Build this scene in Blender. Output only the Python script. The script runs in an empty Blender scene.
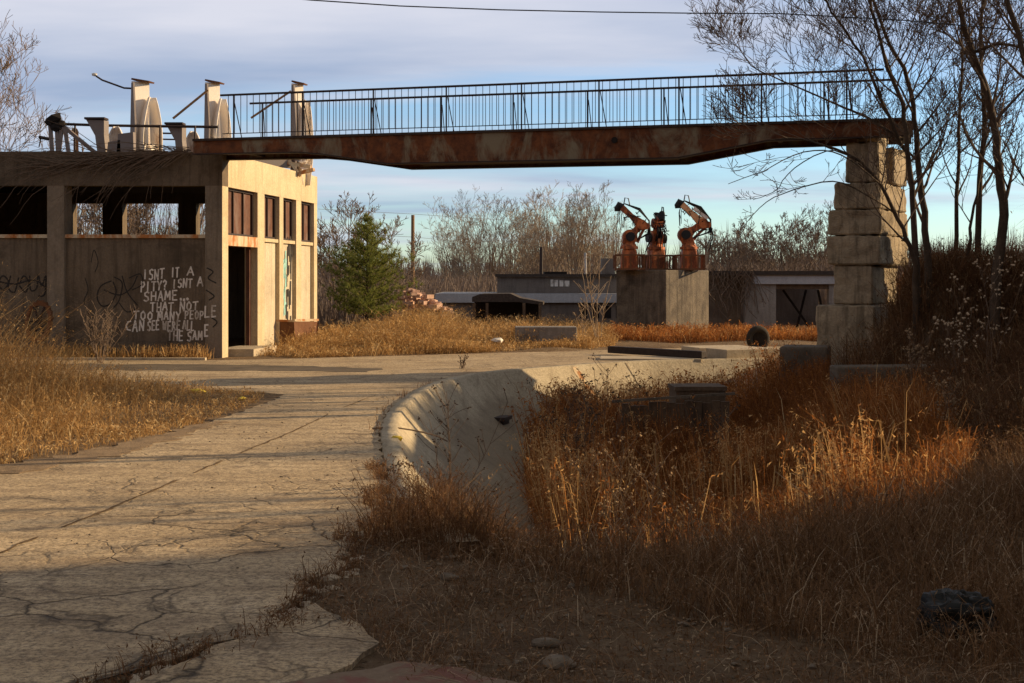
import bpy, math, random
import numpy as np
from mathutils import Vector, Matrix

S = bpy.context.scene
COL = S.collection
R = math.radians
F, HZ, EYE = 1350.0, 278.0, 1.7          # focal length in pixels, horizon row, eye height
SUN_AZ, SUN_EL = 16.0, 18.0

def P(px, py, Y):
    return Vector(((px-512)/F*Y, Y, EYE-(py-HZ)/F*Y))
def XA(px, Y):
    return (px-512)/F*Y
def ss(a, b, x):
    t = np.clip((np.asarray(x, float)-a)/(b-a), 0, 1)
    return t*t*(3-2*t)

# ------------------------------------------------------------------ materials
class NT:
    def __init__(s, name):
        s.m = bpy.data.materials.new(name); s.m.use_nodes = True
        s.t = s.m.node_tree; s.n = s.t.nodes; s.l = s.t.links
        s.b = s.n['Principled BSDF']; s.out = s.n['Material Output']
        s.tc = s.n.new('ShaderNodeTexCoord')
    def link(s, a, b): s.l.new(a, b)
    def noise(s, scale, detail=4, rough=.6, vec=None, dist=0):
        n = s.n.new('ShaderNodeTexNoise'); n.inputs['Scale'].default_value = scale
        n.inputs['Detail'].default_value = detail; n.inputs['Roughness'].default_value = rough
        n.inputs['Distortion'].default_value = dist
        s.link(vec or s.tc.outputs['Object'], n.inputs['Vector']); return n.outputs['Fac']
    def mapping(s, scale, vec=None, rot=(0,0,0)):
        n = s.n.new('ShaderNodeMapping'); n.inputs['Scale'].default_value = scale
        n.inputs['Rotation'].default_value = rot
        s.link(vec or s.tc.outputs['Object'], n.inputs['Vector']); return n.outputs['Vector']
    def ramp(s, fac, stops):
        n = s.n.new('ShaderNodeValToRGB'); e = n.color_ramp.elements
        while len(e) < len(stops): e.new(.5)
        for k, (p, c) in enumerate(stops):
            e[k].position = p
            e[k].color = (c, c, c, 1) if not hasattr(c, '__len__') else (*c, 1)
        s.link(fac, n.inputs['Fac']); return n.outputs['Color']
    def mix(s, fac, a, b, mode='MIX'):
        n = s.n.new('ShaderNodeMix'); n.data_type = 'RGBA'; n.blend_type = mode
        for val, k in ((fac, 0), (a, 6), (b, 7)):
            if hasattr(val, 'is_linked') or hasattr(val, 'links'): s.link(val, n.inputs[k])
            elif hasattr(val, '__len__'): n.inputs[k].default_value = (*val, 1)
            else: n.inputs[k].default_value = val
        return n.outputs[2]
    def bump(s, h, strength=.4, dist=.02):
        n = s.n.new('ShaderNodeBump'); n.inputs['Strength'].default_value = strength
        n.inputs['Distance'].default_value = dist; s.link(h, n.inputs['Height'])
        s.link(n.outputs['Normal'], s.b.inputs['Normal'])
    def col(s, c):
        if hasattr(c, '__len__'): s.b.inputs['Base Color'].default_value = (*c, 1)
        else: s.link(c, s.b.inputs['Base Color'])
    def done(s, rough=.85, spec=.25, metal=0):
        s.b.inputs['Roughness'].default_value = rough
        s.b.inputs['Specular IOR Level'].default_value = spec
        s.b.inputs['Metallic'].default_value = metal
        return s.m

def weathered(name, c1, c2, stain, scale=2.0, stain_amt=.55, streak=.5, rough=.88, bump=.4, fine=22, board=0):
    """two mottled colours, dark blotches with their own shape, run-down streaks, grain"""
    k = NT(name)
    c = k.mix(k.ramp(k.noise(scale, 6, .65), [(.3, 0), (.7, 1)]), c1, c2)
    b = k.ramp(k.noise(scale*.7, 8, .7, dist=.6), [(.5, 0), (.68, stain_amt)])
    c = k.mix(b, c, stain)
    if streak:
        v = k.mapping((5, 5, .35))
        st = k.ramp(k.noise(1.6, 6, .65, v), [(.48, 0), (.72, streak)])
        c = k.mix(st, c, stain)
    g = k.noise(fine, 5, .7)
    c = k.mix(k.ramp(g, [(.35, .35), (.65, 0)]), c, [x*.45 for x in c1])
    k.col(c)
    h = g
    if board:
        w = k.n.new('ShaderNodeTexWave'); w.bands_direction = 'Z'; w.inputs['Scale'].default_value = board
        w.inputs['Distortion'].default_value = .3
        k.link(k.tc.outputs['Object'], w.inputs['Vector'])
        h = k.mix(.35, g, w.outputs['Color'])
    k.bump(h, bump, .03)
    return k.done(rough)

def rusty(name, paint, r1, r2, amount=.5, scale=3, rough=.8):
    k = NT(name)
    r = k.mix(k.ramp(k.noise(scale*3, 6, .7), [(.3, 0), (.7, 1)]), r1, r2)
    v = k.mapping((1, 1, .45))
    f = k.ramp(k.noise(scale, 7, .68, v, .5), [(amount-.06, 0), (amount+.06, 1)])
    k.col(k.mix(f, paint, r))
    k.bump(k.noise(scale*12, 4, .6), .35, .01)
    return k.done(rough, .3)

def plain(name, c, rough=.8, var=.35, scale=12, metal=0):
    k = NT(name)
    k.col(k.mix(k.ramp(k.noise(scale, 5, .65), [(.3, 0), (.7, 1)]), [x*(1-var) for x in c], [min(1, x*(1+var)) for x in c]))
    k.bump(k.noise(scale*4, 3), .2, .01)
    return k.done(rough, .3, metal)

def blade_mat(name, stops, trans=.35, rough=.7):
    k = NT(name)
    a = k.n.new('ShaderNodeAttribute'); a.attribute_name = 'tint'
    c = k.ramp(a.outputs['Fac'], stops)
    k.col(c); k.done(rough, .2)
    tr = k.n.new('ShaderNodeBsdfTranslucent'); k.link(c, tr.inputs['Color'])
    mx = k.n.new('ShaderNodeMixShader'); mx.inputs[0].default_value = trans
    k.link(k.b.outputs[0], mx.inputs[1]); k.link(tr.outputs[0], mx.inputs[2])
    k.link(mx.outputs[0], k.out.inputs['Surface'])
    return k.m

def road_mat():
    k = NT('weathered_road_concrete')
    pos = k.tc.outputs['Object']
    c = k.mix(k.ramp(k.noise(.8, 8, .7), [(.32, 0), (.68, 1)]), (.47, .345, .20), (.68, .53, .335))
    # dirt drifts lying across the slab
    v = k.mapping((.35, 2.6, 1))
    c = k.mix(k.ramp(k.noise(1.3, 7, .7, v, .4), [(.46, 0), (.68, .7)]), c, (.19, .13, .08))
    c = k.mix(k.ramp(k.noise(3.2, 9, .8, dist=.4), [(.52, 0), (.62, .65)]), c, (.16, .11, .07))
    c = k.mix(k.ramp(k.noise(6, 8, .8), [(.57, 0), (.66, .5)]), c, (.62, .52, .38))
    fine = k.noise(38, 5, .75)
    c = k.mix(k.ramp(fine, [(.40, .75), (.56, 0)]), c, (.12, .09, .06))
    c = k.mix(k.ramp(k.noise(70, 3, .6), [(.62, 0), (.72, .5)]), c, (.58, .5, .38))
    # cracks: edges of distorted cells, kept only where a mask allows
    nz = k.n.new('ShaderNodeTexNoise'); nz.inputs['Scale'].default_value = 1.6; nz.inputs['Detail'].default_value = 6
    k.link(pos, nz.inputs['Vector'])
    va = k.n.new('ShaderNodeVectorMath'); va.operation = 'MULTIPLY_ADD'
    k.link(nz.outputs['Color'], va.inputs[0]); va.inputs[1].default_value = (.75, .75, 0); k.link(pos, va.inputs[2])
    vo = k.n.new('ShaderNodeTexVoronoi'); vo.feature = 'DISTANCE_TO_EDGE'; vo.inputs['Scale'].default_value = 1.05
    k.link(va.outputs[0], vo.inputs['Vector'])
    wid = k.ramp(vo.outputs['Distance'], [(.0, .9), (.005, .6), (.014, 0)])
    spx = k.n.new('ShaderNodeSeparateXYZ'); k.link(pos, spx.inputs[0])
    mr = k.n.new('ShaderNodeMapRange'); mr.inputs['From Min'].default_value = 7.5; mr.inputs['From Max'].default_value = 11.5
    mr.inputs['To Min'].default_value = .14; mr.inputs['To Max'].default_value = -.10; k.link(spx.outputs['Y'], mr.inputs['Value'])
    ad = k.n.new('ShaderNodeMath'); ad.operation = 'ADD'; k.link(k.noise(.6, 4, .6), ad.inputs[0]); k.link(mr.outputs[0], ad.inputs[1])
    msk = k.ramp(ad.outputs[0], [(.46, 0), (.58, 1)])
    cr = k.mix(1.0, wid, msk, 'MULTIPLY')
    vo2 = k.n.new('ShaderNodeTexVoronoi'); vo2.feature = 'DISTANCE_TO_EDGE'; vo2.inputs['Scale'].default_value = 2.6
    k.link(va.outputs[0], vo2.inputs['Vector'])
    w2 = k.ramp(vo2.outputs['Distance'], [(.0, .8), (.04, 0)])
    m2 = k.ramp(k.noise(.9, 5, .6, dist=.5), [(.47, 0), (.60, .8)])
    cr = k.mix(1.0, cr, k.mix(1.0, w2, m2, 'MULTIPLY'), 'LIGHTEN')
    halo = k.mix(1.0, k.ramp(vo.outputs['Distance'], [(0, .85), (.10, 0)]), k.ramp(k.noise(2.3, 7, .75), [(.47, 0), (.62, 1)]), 'MULTIPLY')
    c = k.mix(k.mix(1.0, halo, msk, 'MULTIPLY'), c, (.10, .075, .052))
    c = k.mix(cr, c, (.045, .034, .024))
    k.col(c)
    h = k.mix(.5, k.noise(9, 8, .75), fine)
    inv = k.ramp(cr, [(0, 1), (1, 0)])
    k.bump(k.mix(.55, h, inv), .75, .03)
    return k.done(.92, .2)

def ground_mat():
    k = NT('dirt')
    c = k.mix(k.ramp(k.noise(.9, 8, .7), [(.35, 0), (.65, 1)]), (.13, .082, .046), (.23, .155, .09))
    c = k.mix(k.ramp(k.noise(9, 8, .8), [(.5, 0), (.62, .7)]), c, (.29, .22, .14))
    c = k.mix(k.ramp(k.noise(30, 6, .8), [(.6, 0), (.68, .8)]), c, (.42, .35, .26))
    c = k.mix(k.ramp(k.noise(22, 6, .8), [(.36, .8), (.46, 0)]), c, (.03, .02, .012))
    k.col(c); k.bump(k.noise(18, 8, .8), .9, .05)
    return k.done(.95, .1)

def basin_mat():
    k = NT('basin_concrete')
    c = k.mix(k.ramp(k.noise(.9, 7, .65), [(.3, 0), (.7, 1)]), (.45, .375, .255), (.64, .55, .39))
    c = k.mix(k.ramp(k.noise(2.4, 8, .75, dist=.7), [(.54, 0), (.68, .55)]), c, (.19, .14, .085))
    v = k.mapping((4, .5, .5), rot=(0, 0, .2))
    c = k.mix(k.ramp(k.noise(1.5, 6, .7, v), [(.52, 0), (.7, .5)]), c, (.2, .15, .1))
    c = k.mix(k.ramp(k.noise(30, 4, .7), [(.35, .4), (.6, 0)]), c, (.12, .09, .06))
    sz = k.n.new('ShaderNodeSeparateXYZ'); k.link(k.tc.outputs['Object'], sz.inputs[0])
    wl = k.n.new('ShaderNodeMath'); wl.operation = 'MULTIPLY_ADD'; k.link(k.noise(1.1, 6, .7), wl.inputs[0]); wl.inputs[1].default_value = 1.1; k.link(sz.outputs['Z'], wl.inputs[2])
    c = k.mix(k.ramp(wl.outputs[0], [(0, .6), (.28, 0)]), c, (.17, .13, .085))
    c = k.mix(k.ramp(k.noise(7, 8, .8, dist=.5), [(.58, 0), (.66, .55)]), c, (.15, .115, .075))
    k.col(c); k.bump(k.noise(14, 8, .8), .7, .04)
    return k.done(.9, .2)

M = {}
M['road'] = road_mat(); M['ground'] = ground_mat(); M['basin'] = basin_mat()
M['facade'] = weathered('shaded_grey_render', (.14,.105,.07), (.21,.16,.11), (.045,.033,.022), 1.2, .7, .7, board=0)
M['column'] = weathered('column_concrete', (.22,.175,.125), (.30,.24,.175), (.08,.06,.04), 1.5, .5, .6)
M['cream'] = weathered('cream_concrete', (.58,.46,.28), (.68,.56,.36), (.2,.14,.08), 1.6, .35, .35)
M['panel'] = weathered('cream_panel', (.54,.46,.32), (.64,.55,.40), (.2,.15,.1), 1.4, .35, .45)
M['pier'] = weathered('pier_concrete', (.32,.25,.16), (.52,.41,.27), (.075,.057,.036), 1.5, .85, .9, bump=.8)
M['plinth'] = weathered('plinth_concrete', (.105,.085,.065), (.23,.19,.14), (.03,.024,.019), 1.9, .8, .9, bump=.8)
M['slab'] = weathered('broken_slab', (.45,.37,.26), (.58,.48,.34), (.16,.12,.08), 2, .5, 0)
M['oldslab'] = weathered('dusty_slab', (.30,.205,.115), (.40,.315,.22), (.13,.09,.055), 3, .85, 0, bump=.9, fine=45)
M['dslab'] = weathered('shade_dark_slab', (.11,.088,.062), (.19,.15,.11), (.04,.032,.022), 3, .6, 0)  # slab darkened: shade on the pier-foot block is put into the colour
M['girder'] = rusty('rusted_girder', (.22,.175,.11), (.05,.017,.008), (.21,.068,.02), .455, 1.6)
M['darksteel'] = plain('dark_rusted_steel', (.035,.022,.018), .7)
M['deck'] = plain('deck_steel', (.05,.033,.025), .85)
M['rustpane'] = rusty('rust_panel', (.16,.10,.075), (.075,.03,.02), (.15,.065,.038), .45, 2)
M['lintel'] = rusty('rust_lintel', (.55,.45,.3), (.3,.1,.025), (.5,.2,.06), .5, 2.5)
M['rustbox'] = rusty('rust_box', (.16,.07,.03), (.2,.08,.03), (.09,.035,.015), .5, 4)
M['white'] = rusty('peeling_white_paint', (.80,.72,.62), (.26,.12,.06), (.52,.38,.29), .60, 1.8, .6)
M['greysteel'] = rusty('grey_painted_steel', (.20,.165,.15), (.16,.09,.06), (.22,.15,.11), .6, 2.5, .6)
M['orange'] = rusty('orange_paint', (.55,.16,.045), (.13,.04,.018), (.3,.09,.03), .48, 5, .6)
M['peach'] = rusty('sunlit_orange_paint', (.76,.40,.19), (.4,.13,.04), (.55,.2,.07), .58, 4, .55)  # lighter copy of the orange, sun highlight put into the colour
M['tyre'] = plain('dusty_tyre', (.03,.024,.018), .95)
M['black'] = plain('black_rubber', (.014,.013,.012), .6)
M['bag'] = plain('black_plastic', (.005,.006,.004), .5)
M['spray_white'] = rusty('white_spray_paint', (.72,.67,.60), (.3,.25,.2), (.5,.45,.38), .56, 7, .9)
M['spray_black_and_shade'] = plain('black_spray_paint_and_shade', (.03,.026,.022), .8)
M['spray_teal'] = plain('teal_spray_paint', (.28,.5,.45), .8)
M['bark'] = weathered('dark_bark', (.07,.047,.03), (.14,.095,.06), (.02,.014,.01), 6, .5, .4, fine=40, bump=.8)
M['palebark'] = weathered('pale_bark', (.26,.205,.15), (.36,.29,.21), (.1,.075,.05), 5, .4, .3, fine=40)
M['midbark'] = weathered('brown_bark', (.13,.095,.07), (.2,.15,.11), (.05,.035,.025), 5, .5, .3, fine=40)
M['twig'] = plain('twig', (.12,.08,.052), .9)
M['paletwig'] = plain('pale_twig', (.30,.225,.155), .9)
M['midtwig'] = plain('brown_twig', (.17,.12,.085), .9)
M['pole'] = plain('pole_timber', (.26,.15,.075), .9)
M['wood'] = weathered('old_timber', (.10,.065,.04), (.17,.115,.07), (.03,.02,.015), 4, .5, .6)
M['brick'] = plain('pale_brick', (.55,.36,.26), .9, .4, 4)
M['rubble'] = plain('rubble_fragment', (.17,.135,.095), .9, .5, 9)
M['asphalt'] = weathered('dark_dusty_asphalt', (.10,.08,.06), (.2,.155,.105), (.05,.04,.03), 1.5, .5, 0, fine=50)
M['verge'] = weathered('gravelly_verge', (.24,.165,.095), (.38,.27,.16), (.10,.07,.045), 5, .7, 0, fine=40, bump=.9)
M['dirtline'] = plain('dirt_filled_joint', (.16,.125,.085), .95, .5, 8)
M['redconc'] = rusty('red_painted_concrete', (.20,.085,.062), (.16,.11,.07), (.24,.17,.11), .47, 6, .95)
M['shedwall'] = weathered('shed_wall', (.16,.13,.11), (.24,.2,.165), (.05,.04,.035), 1.0, .5, .4)
M['fascia'] = weathered('pale_fascia', (.42,.42,.43), (.5,.5,.5), (.2,.18,.17), .8, .3, .2)
M['whitewall'] = weathered('dirty_whitewash', (.25,.225,.195), (.42,.385,.34), (.13,.1,.08), .9, .6, .5)
M['roof'] = plain('roof_felt', (.055,.042,.034), .95)
M['dark'] = plain('charred_timber', (.02,.015,.012), .95)
M['yellow'] = plain('yellow_paint', (.65,.48,.06), .7)
M['litter'] = plain('pale_paper', (.7,.66,.58), .8, .15)
M['rustrun'] = rusty('rust_run', (.55,.43,.27), (.30,.12,.04), (.46,.24,.09), .5, 6)
M['needle'] = blade_mat('pine_needles', [(0,(.085,.108,.02)), (.5,(.215,.235,.048)), (1,(.40,.37,.11))], .55)
M['gold'] = blade_mat('golden_dry_grass', [(0,(.20,.11,.04)), (.45,(.43,.25,.095)), (.8,(.60,.38,.155)), (1,(.70,.52,.27))], .4)
M['reed'] = blade_mat('russet_reeds', [(0,(.12,.040,.012)), (.5,(.34,.125,.032)), (.85,(.52,.225,.065)), (1,(.64,.40,.17))], .45)
M['weed'] = blade_mat('dead_weeds', [(0,(.08,.040,.018)), (.5,(.205,.108,.048)), (.85,(.36,.21,.10)), (1,(.54,.41,.26))], .35)
M['brush'] = blade_mat('brown_brush', [(0,(.07,.035,.016)), (.5,(.165,.082,.036)), (.85,(.27,.14,.065)), (1,(.38,.25,.13))], .4)
M['wood_far'] = blade_mat('far_twigs', [(0,(.12,.09,.075)), (.6,(.19,.14,.11)), (1,(.27,.2,.155))], .2)
M['seed'] = plain('pale_seed_heads', (.30,.20,.11), .9, .5)
M['fluff'] = plain('fluffy_seed_heads', (.42,.32,.21), .9, .4)
M['dseed'] = plain('dark_seed_heads', (.07,.045,.028), .9)
M['wire'] = plain('cable', (.03,.028,.028), .6)

# ------------------------------------------------------------------ mesh helpers
def obj_from(name, V, faces, mat, parent=None, smooth=False, tint=None):
    me = bpy.data.meshes.new(name)
    V = np.asarray(V, float)
    if parent is not None: V = V-np.array(parent.location)
    if isinstance(faces, tuple):                       # (quads array, tris array)
        q, t = faces
        nl = q.size+t.size
        me.vertices.add(len(V)); me.vertices.foreach_set('co', V.astype(np.float32).ravel())
        me.loops.add(nl); me.polygons.add(len(q)+len(t))
        me.loops.foreach_set('vertex_index', np.concatenate([q.ravel(), t.ravel()]).astype(np.int32))
        st = np.concatenate([np.arange(len(q))*4, q.size+np.arange(len(t))*3]).astype(np.int32)
        me.polygons.foreach_set('loop_start', st)
        me.update(calc_edges=True); me.validate()
    else:
        me.from_pydata(V.tolist(), [], faces)
    if smooth: me.polygons.foreach_set('use_smooth', [True]*len(me.polygons))
    if tint is not None:
        a = me.attributes.new('tint', 'FLOAT', 'POINT'); a.data.foreach_set('value', np.asarray(tint, np.float32))
    me.materials.append(mat if not isinstance(mat, str) else M[mat]); me.update()
    o = bpy.data.objects.new(name, me); COL.objects.link(o)
    if parent is not None: o.parent = parent
    return o

class MB:
    def __init__(s): s.v = []; s.f = []
    def add(s, V, Fs):
        b = len(s.v); s.v += [tuple(p) for p in V]; s.f += [tuple(i+b for i in f) for f in Fs]; return s
    def hexa(s, p):       # 8 points: bottom ring then top ring
        return s.add(p, [(3,2,1,0),(4,5,6,7),(0,1,5,4),(1,2,6,5),(2,3,7,6),(3,0,4,7)])
    def box(s, x0, x1, y0, y1, z0, z1):
        return s.hexa([(x0,y0,z0),(x1,y0,z0),(x1,y1,z0),(x0,y1,z0),(x0,y0,z1),(x1,y0,z1),(x1,y1,z1),(x0,y1,z1)])
    def obox(s, c, ax, ay, hx, hy, z0, z1, taper=1.0):
        c = Vector(c); ax = Vector(ax); ay = Vector(ay)
        pts = []
        for z, k in ((z0, 1), (z1, taper)):
            for a, b in ((-1,-1),(1,-1),(1,1),(-1,1)):
                q = c+ax*(a*hx*k)+ay*(b*hy*k); pts.append((q.x, q.y, z))
        return s.hexa(pts)
    def prism(s, poly, d):
        n = len(poly); d = Vector(d)
        V = [Vector(p) for p in poly]; V = V+[p+d for p in V]
        Fs = [tuple(range(n-1, -1, -1)), tuple(range(n, 2*n))]+[(i, (i+1) % n, n+(i+1) % n, n+i) for i in range(n)]
        return s.add(V, Fs)
    def tube(s, pts, r, n=6, cap=True):
        pts = [Vector(p) for p in pts]
        if not hasattr(r, '__len__'): r = [r]*len(pts)
        b = len(s.v); prev = None
        for i, p in enumerate(pts):
            d = (pts[min(i+1, len(pts)-1)]-pts[max(i-1, 0)])
            if d.length < 1e-9: d = Vector((0,0,1))
            d.normalize()
            if prev is None:
                a = d.orthogonal().normalized()
            else:
                a = prev-d*prev.dot(d)
                a = a.normalized() if a.length > 1e-6 else d.orthogonal().normalized()
            prev = a; c = d.cross(a)
            for k in range(n):
                t = 2*math.pi*k/n
                q = p+(a*math.cos(t)+c*math.sin(t))*r[i]; s.v.append((q.x, q.y, q.z))
        m = len(pts)
        for i in range(m-1):
            for k in range(n):
                s.f.append((b+i*n+k, b+i*n+(k+1) % n, b+(i+1)*n+(k+1) % n, b+(i+1)*n+k))
        if cap:
            s.f.append(tuple(b+k for k in range(n-1, -1, -1))); s.f.append(tuple(b+(m-1)*n+k for k in range(n)))
        return s
    def bar(s, p, q, w, h=None):
        return s.tube([p, q], w*.7071, 4)
    def rock(s, c, r, rng, flat=.6):
        ph = (1+5**.5)/2
        V = [(-1,ph,0),(1,ph,0),(-1,-ph,0),(1,-ph,0),(0,-1,ph),(0,1,ph),(0,-1,-ph),(0,1,-ph),(ph,0,-1),(ph,0,1),(-ph,0,-1),(-ph,0,1)]
        Fs = [(0,11,5),(0,5,1),(0,1,7),(0,7,10),(0,10,11),(1,5,9),(5,11,4),(11,10,2),(10,7,6),(7,1,8),(3,9,4),(3,4,2),(3,2,6),(3,6,8),(3,8,9),(4,9,5),(2,4,11),(6,2,10),(8,6,7),(9,8,1)]
        a = rng.random()*6.28; ca, sa = math.cos(a), math.sin(a)
        sx = r*(.7+rng.random()*.7); sy = r*(.6+rng.random()*.6)
        W = []
        for x, y, z in V:
            k = .38+.3*rng.random(); x, y, z = x*k*sx, y*k*sy, z*k*r*flat
            W.append((c[0]+x*ca-y*sa, c[1]+x*sa+y*ca, c[2]+z))
        return s.add(W, Fs)
    def build(s, name, mat, parent=None, smooth=False):
        return obj_from(name, s.v, s.f, mat, parent, smooth)

def tag(o, label, cat, group=None, kind=None):
    if label: o['label'] = label
    if cat: o['category'] = cat
    if group: o['group'] = group
    if kind: o['kind'] = kind
    return o
def thing(name, loc, label, cat, group=None):
    o = bpy.data.objects.new(name, None); COL.objects.link(o); o.location = loc; o.empty_display_size = .2
    return tag(o, label, cat, group)
def struct(o): o['kind'] = 'structure'; return o
def copy_tree(o, parent=None):
    c = o.copy(); COL.objects.link(c)
    if parent is not None: c.parent = parent
    for ch in list(o.children): copy_tree(ch, c)
    return c
def bevel(o, w=.02, seg=2):
    m = o.modifiers.new('edge', 'BEVEL'); m.width = w; m.segments = seg; m.limit_method = 'ANGLE'; return o

# ------------------------------------------------------------------ terrain
RIM = np.array([(-.2,8.5),(-.7,10.3),(-1.02,12.6),(-1.28,15),(-1.38,17.4),(-1.27,19.9),(-.98,22.0),(-.5,23.5),(.3,24.7),(2.6,27.0),(5.4,28.0),
                (5.7,26.0),(5.4,23.2),(4.9,20.3),(5.3,16),(4.5,12.6),(3.2,9.6),(1.5,8.1)])
def sdf(x, y):
    """distance inside the basin rim (negative outside)"""
    x = np.asarray(x, float); y = np.asarray(y, float)
    d = np.full(x.shape, 1e9); ins = np.zeros(x.shape, bool)
    n = len(RIM)
    for i in range(n):
        ax, ay = RIM[i]; bx, by = RIM[(i+1) % n]
        ex, ey = bx-ax, by-ay
        t = np.clip(((x-ax)*ex+(y-ay)*ey)/(ex*ex+ey*ey), 0, 1)
        d = np.minimum(d, np.hypot(x-ax-t*ex, y-ay-t*ey))
        c = ((ay > y) != (by > y)) & (x < (bx-ax)*(y-ay)/(by-ay+1e-12)+ax)
        ins ^= c
    return np.where(ins, d, -d)
DEPTH = 1.3
def wall_w(x, y): return 2.0+1.4*ss(1.5, 4, x)*(1-ss(20, 24, y))+.8*(1-ss(8, 11, y))
def profile(d, w):
    t = np.clip(d/w, 0, 1); return -DEPTH*(1-(1-t)**2)
def bumps(x, y):
    return (np.sin(x*1.7+y*.6)+np.sin(x*.9-y*1.4+1)+np.sin(x*3.1+y*2.3+2)*.5+np.sin(x*5.3-y*4.7)*.3)*.02
ROAD = [(-8.2,1.5),(-1.9,1.5),(-1.85,4.2),(-1.62,5.67),(-1.4,6.1),(-1.15,6.7),(-1.06,7.3),(-1.02,8.6),(-.98,9.5),(-1.04,10.8),(-1.22,12.6),(-1.47,15),(-1.57,17.4),(-1.46,20),
        (-1.17,22.1),(-.68,23.7),(.12,24.9),(2.5,27.25),(5.4,28.25),(9,29.5),(9,33.6),(5,33),(2,31.6),(-2,29.5),(-5,28.1),(-6.2,27.7),(-12,27.8),(-24,27.9),
        (-24,21.6),(-12,21.5),(-6.2,21.4),(-4.2,20.3),(-3.3,19.6),(-3.3,18.4),(-3.55,15.8),(-3.72,14.2),(-4.05,13),(-4.6,11.8),(-5.6,8)]
def inpoly(x, y, poly):
    x = np.asarray(x, float); y = np.asarray(y, float); ins = np.zeros(x.shape, bool)
    for i in range(len(poly)):
        ax, ay = poly[i]; bx, by = poly[(i+1) % len(poly)]
        ins ^= ((ay > y) != (by > y)) & (x < (bx-ax)*(y-ay)/(by-ay+1e-12)+ax)
    return ins
def G(x, y):
    x = np.asarray(x, float); y = np.asarray(y, float)
    d = sdf(x, y)
    z = np.where(d > 0, profile(d, wall_w(x, y)), 0.0)
    b = bumps(x, y)
    z = z+np.where(d > 0, b*np.clip(d, 0, 1)*1.5, 0)
    flat = ss(.0, 1.2, -d)*ss(0, 1, np.clip(x-(-1.0), 0, 1)+0*y)      # right of the road the soil is uneven
    z = z+b*flat*1.2
    # bank on the right
    out = np.clip(-d, 0, 50)
    z = z+ss(8.2, 11, x-.05*(y-15))*(1.25*ss(8.5, 10, y)+2.4*ss(15.2, 16.4, y))*(1-ss(25.8, 27.2, y))
    z = z+1.55*(1-ss(8.2, 11, x))*ss(20.7, 22.3, y)*ss(5.75, 7.1, x)*(1-ss(23.6, 25.0, y))
    z = z+.35*ss(5.2, 6.4, x)*ss(12, 14, y)*(1-ss(20.2, 20.7, y))
    z = z+.75*ss(8.5, 12, x)*ss(24.5, 26.5, y)*(1-ss(31, 36, y))
    # high shoulder beside the camera on the right
    z = z+4.5*ss(5.0, 9.0, x-.10*(9-y))*(1-ss(10.6, 11.8, y))
    z = z-.12*ss(.2, 3, x)*(1-ss(7.5, 8.6, y))*(1-ss(4.5, 6.5, x))
    # unseen hills added behind the camera and at left to cut sky light
    z = z+15*ss(-6, -34, y)*(1-ss(25, 60, x))+9*ss(-16, -40, x)*(1-ss(4, 16, y))
    z = z-1.35*ss(43, 50, y)*(1-ss(1.5, 5, x))*(1+0*y)  # the land falls away behind
    z = z+ .9*ss(44, 56, y)*ss(11, 17, x)
    z = z+.12*ss(30, 34, y)*(1-ss(40, 43, y))*(1-ss(-1, 3.5, x))
    return z
def g1(x, y): return float(G(np.array([x]), np.array([y]))[0])

xs = np.concatenate([-np.geomspace(420, 13, 22), np.arange(-12, 14.01, .18), np.geomspace(14.6, 420, 22)])
ys = np.concatenate([np.linspace(-60, 1.5, 12), np.arange(2, 34.01, .18), np.linspace(34.8, 60, 34), np.geomspace(63, 600, 22)])
XX, YY = np.meshgrid(xs, ys)
ZZ = G(XX, YY)
dd = sdf(XX, YY)
rm = inpoly(XX, YY, ROAD)
ZZ = ZZ-np.where(rm, .045, 0)-np.where((dd > -.35) & (dd < 2.2) & (XX < 4.8), .10, 0)
ny, nx = XX.shape
idx = np.arange(nx*ny).reshape(ny, nx)
Q = np.stack([idx[:-1,:-1], idx[:-1,1:], idx[1:,1:], idx[1:,:-1]], -1).reshape(-1, 4)
o = obj_from('ground', np.stack([XX, YY, ZZ], -1).reshape(-1, 3), (Q, np.zeros((0,3), int)), 'ground', smooth=True); struct(o)

# road slab with a ragged edge
from mathutils.geometry import tessellate_polygon
def ragged(poly, step=.16, amp=.06, seed=3, skip=lambda p: False):
    r = random.Random(seed); out = []
    for i in range(len(poly)):
        a = Vector(poly[i]); b = Vector(poly[(i+1) % len(poly)]); L = (b-a).length; n = max(1, int(L/step))
        nn = Vector((-(b-a).y, (b-a).x)).normalized()
        for k in range(n):
            p = a.lerp(b, k/n); k2 = 0 if skip(p) else (r.random()-.5)*2*amp
            out.append(p+nn*k2)
    return out
def slab(name, poly, z, th, mat, parent=None):
    V3 = [Vector((p[0], p[1], z)) for p in poly]
    n = len(V3); tri = tessellate_polygon([V3])
    Fs = []
    for t in tri:
        a, b, c = (V3[i] for i in t)
        Fs.append(tuple(t) if (b-a).cross(c-a).z > 0 else (t[0], t[2], t[1]))
    V = V3+[p-Vector((0,0,th)) for p in V3]
    area = sum(V3[i].x*V3[(i+1) % n].y-V3[(i+1) % n].x*V3[i].y for i in range(n))
    for i in range(n):
        j = (i+1) % n
        Fs.append((i, n+i, n+j, j) if area > 0 else (i, j, n+j, n+i))
    return obj_from(name, V, Fs, mat, parent)
rr = ragged(ROAD, .11, .035)
_r = random.Random(14)
for q in range(0, len(rr)):                       # larger bites out of the broken right edge
    p = rr[q]
    if p.x > -1.8 and p.y < 13: k = math.sin(p.y*4.1)+math.sin(p.y*9.7+1)*.6+math.sin(p.y*23)*.3; rr[q] = Vector((p.x+.075*k-.02, p.y))
struct(slab('road', rr, .012, .12, 'road'))
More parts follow.
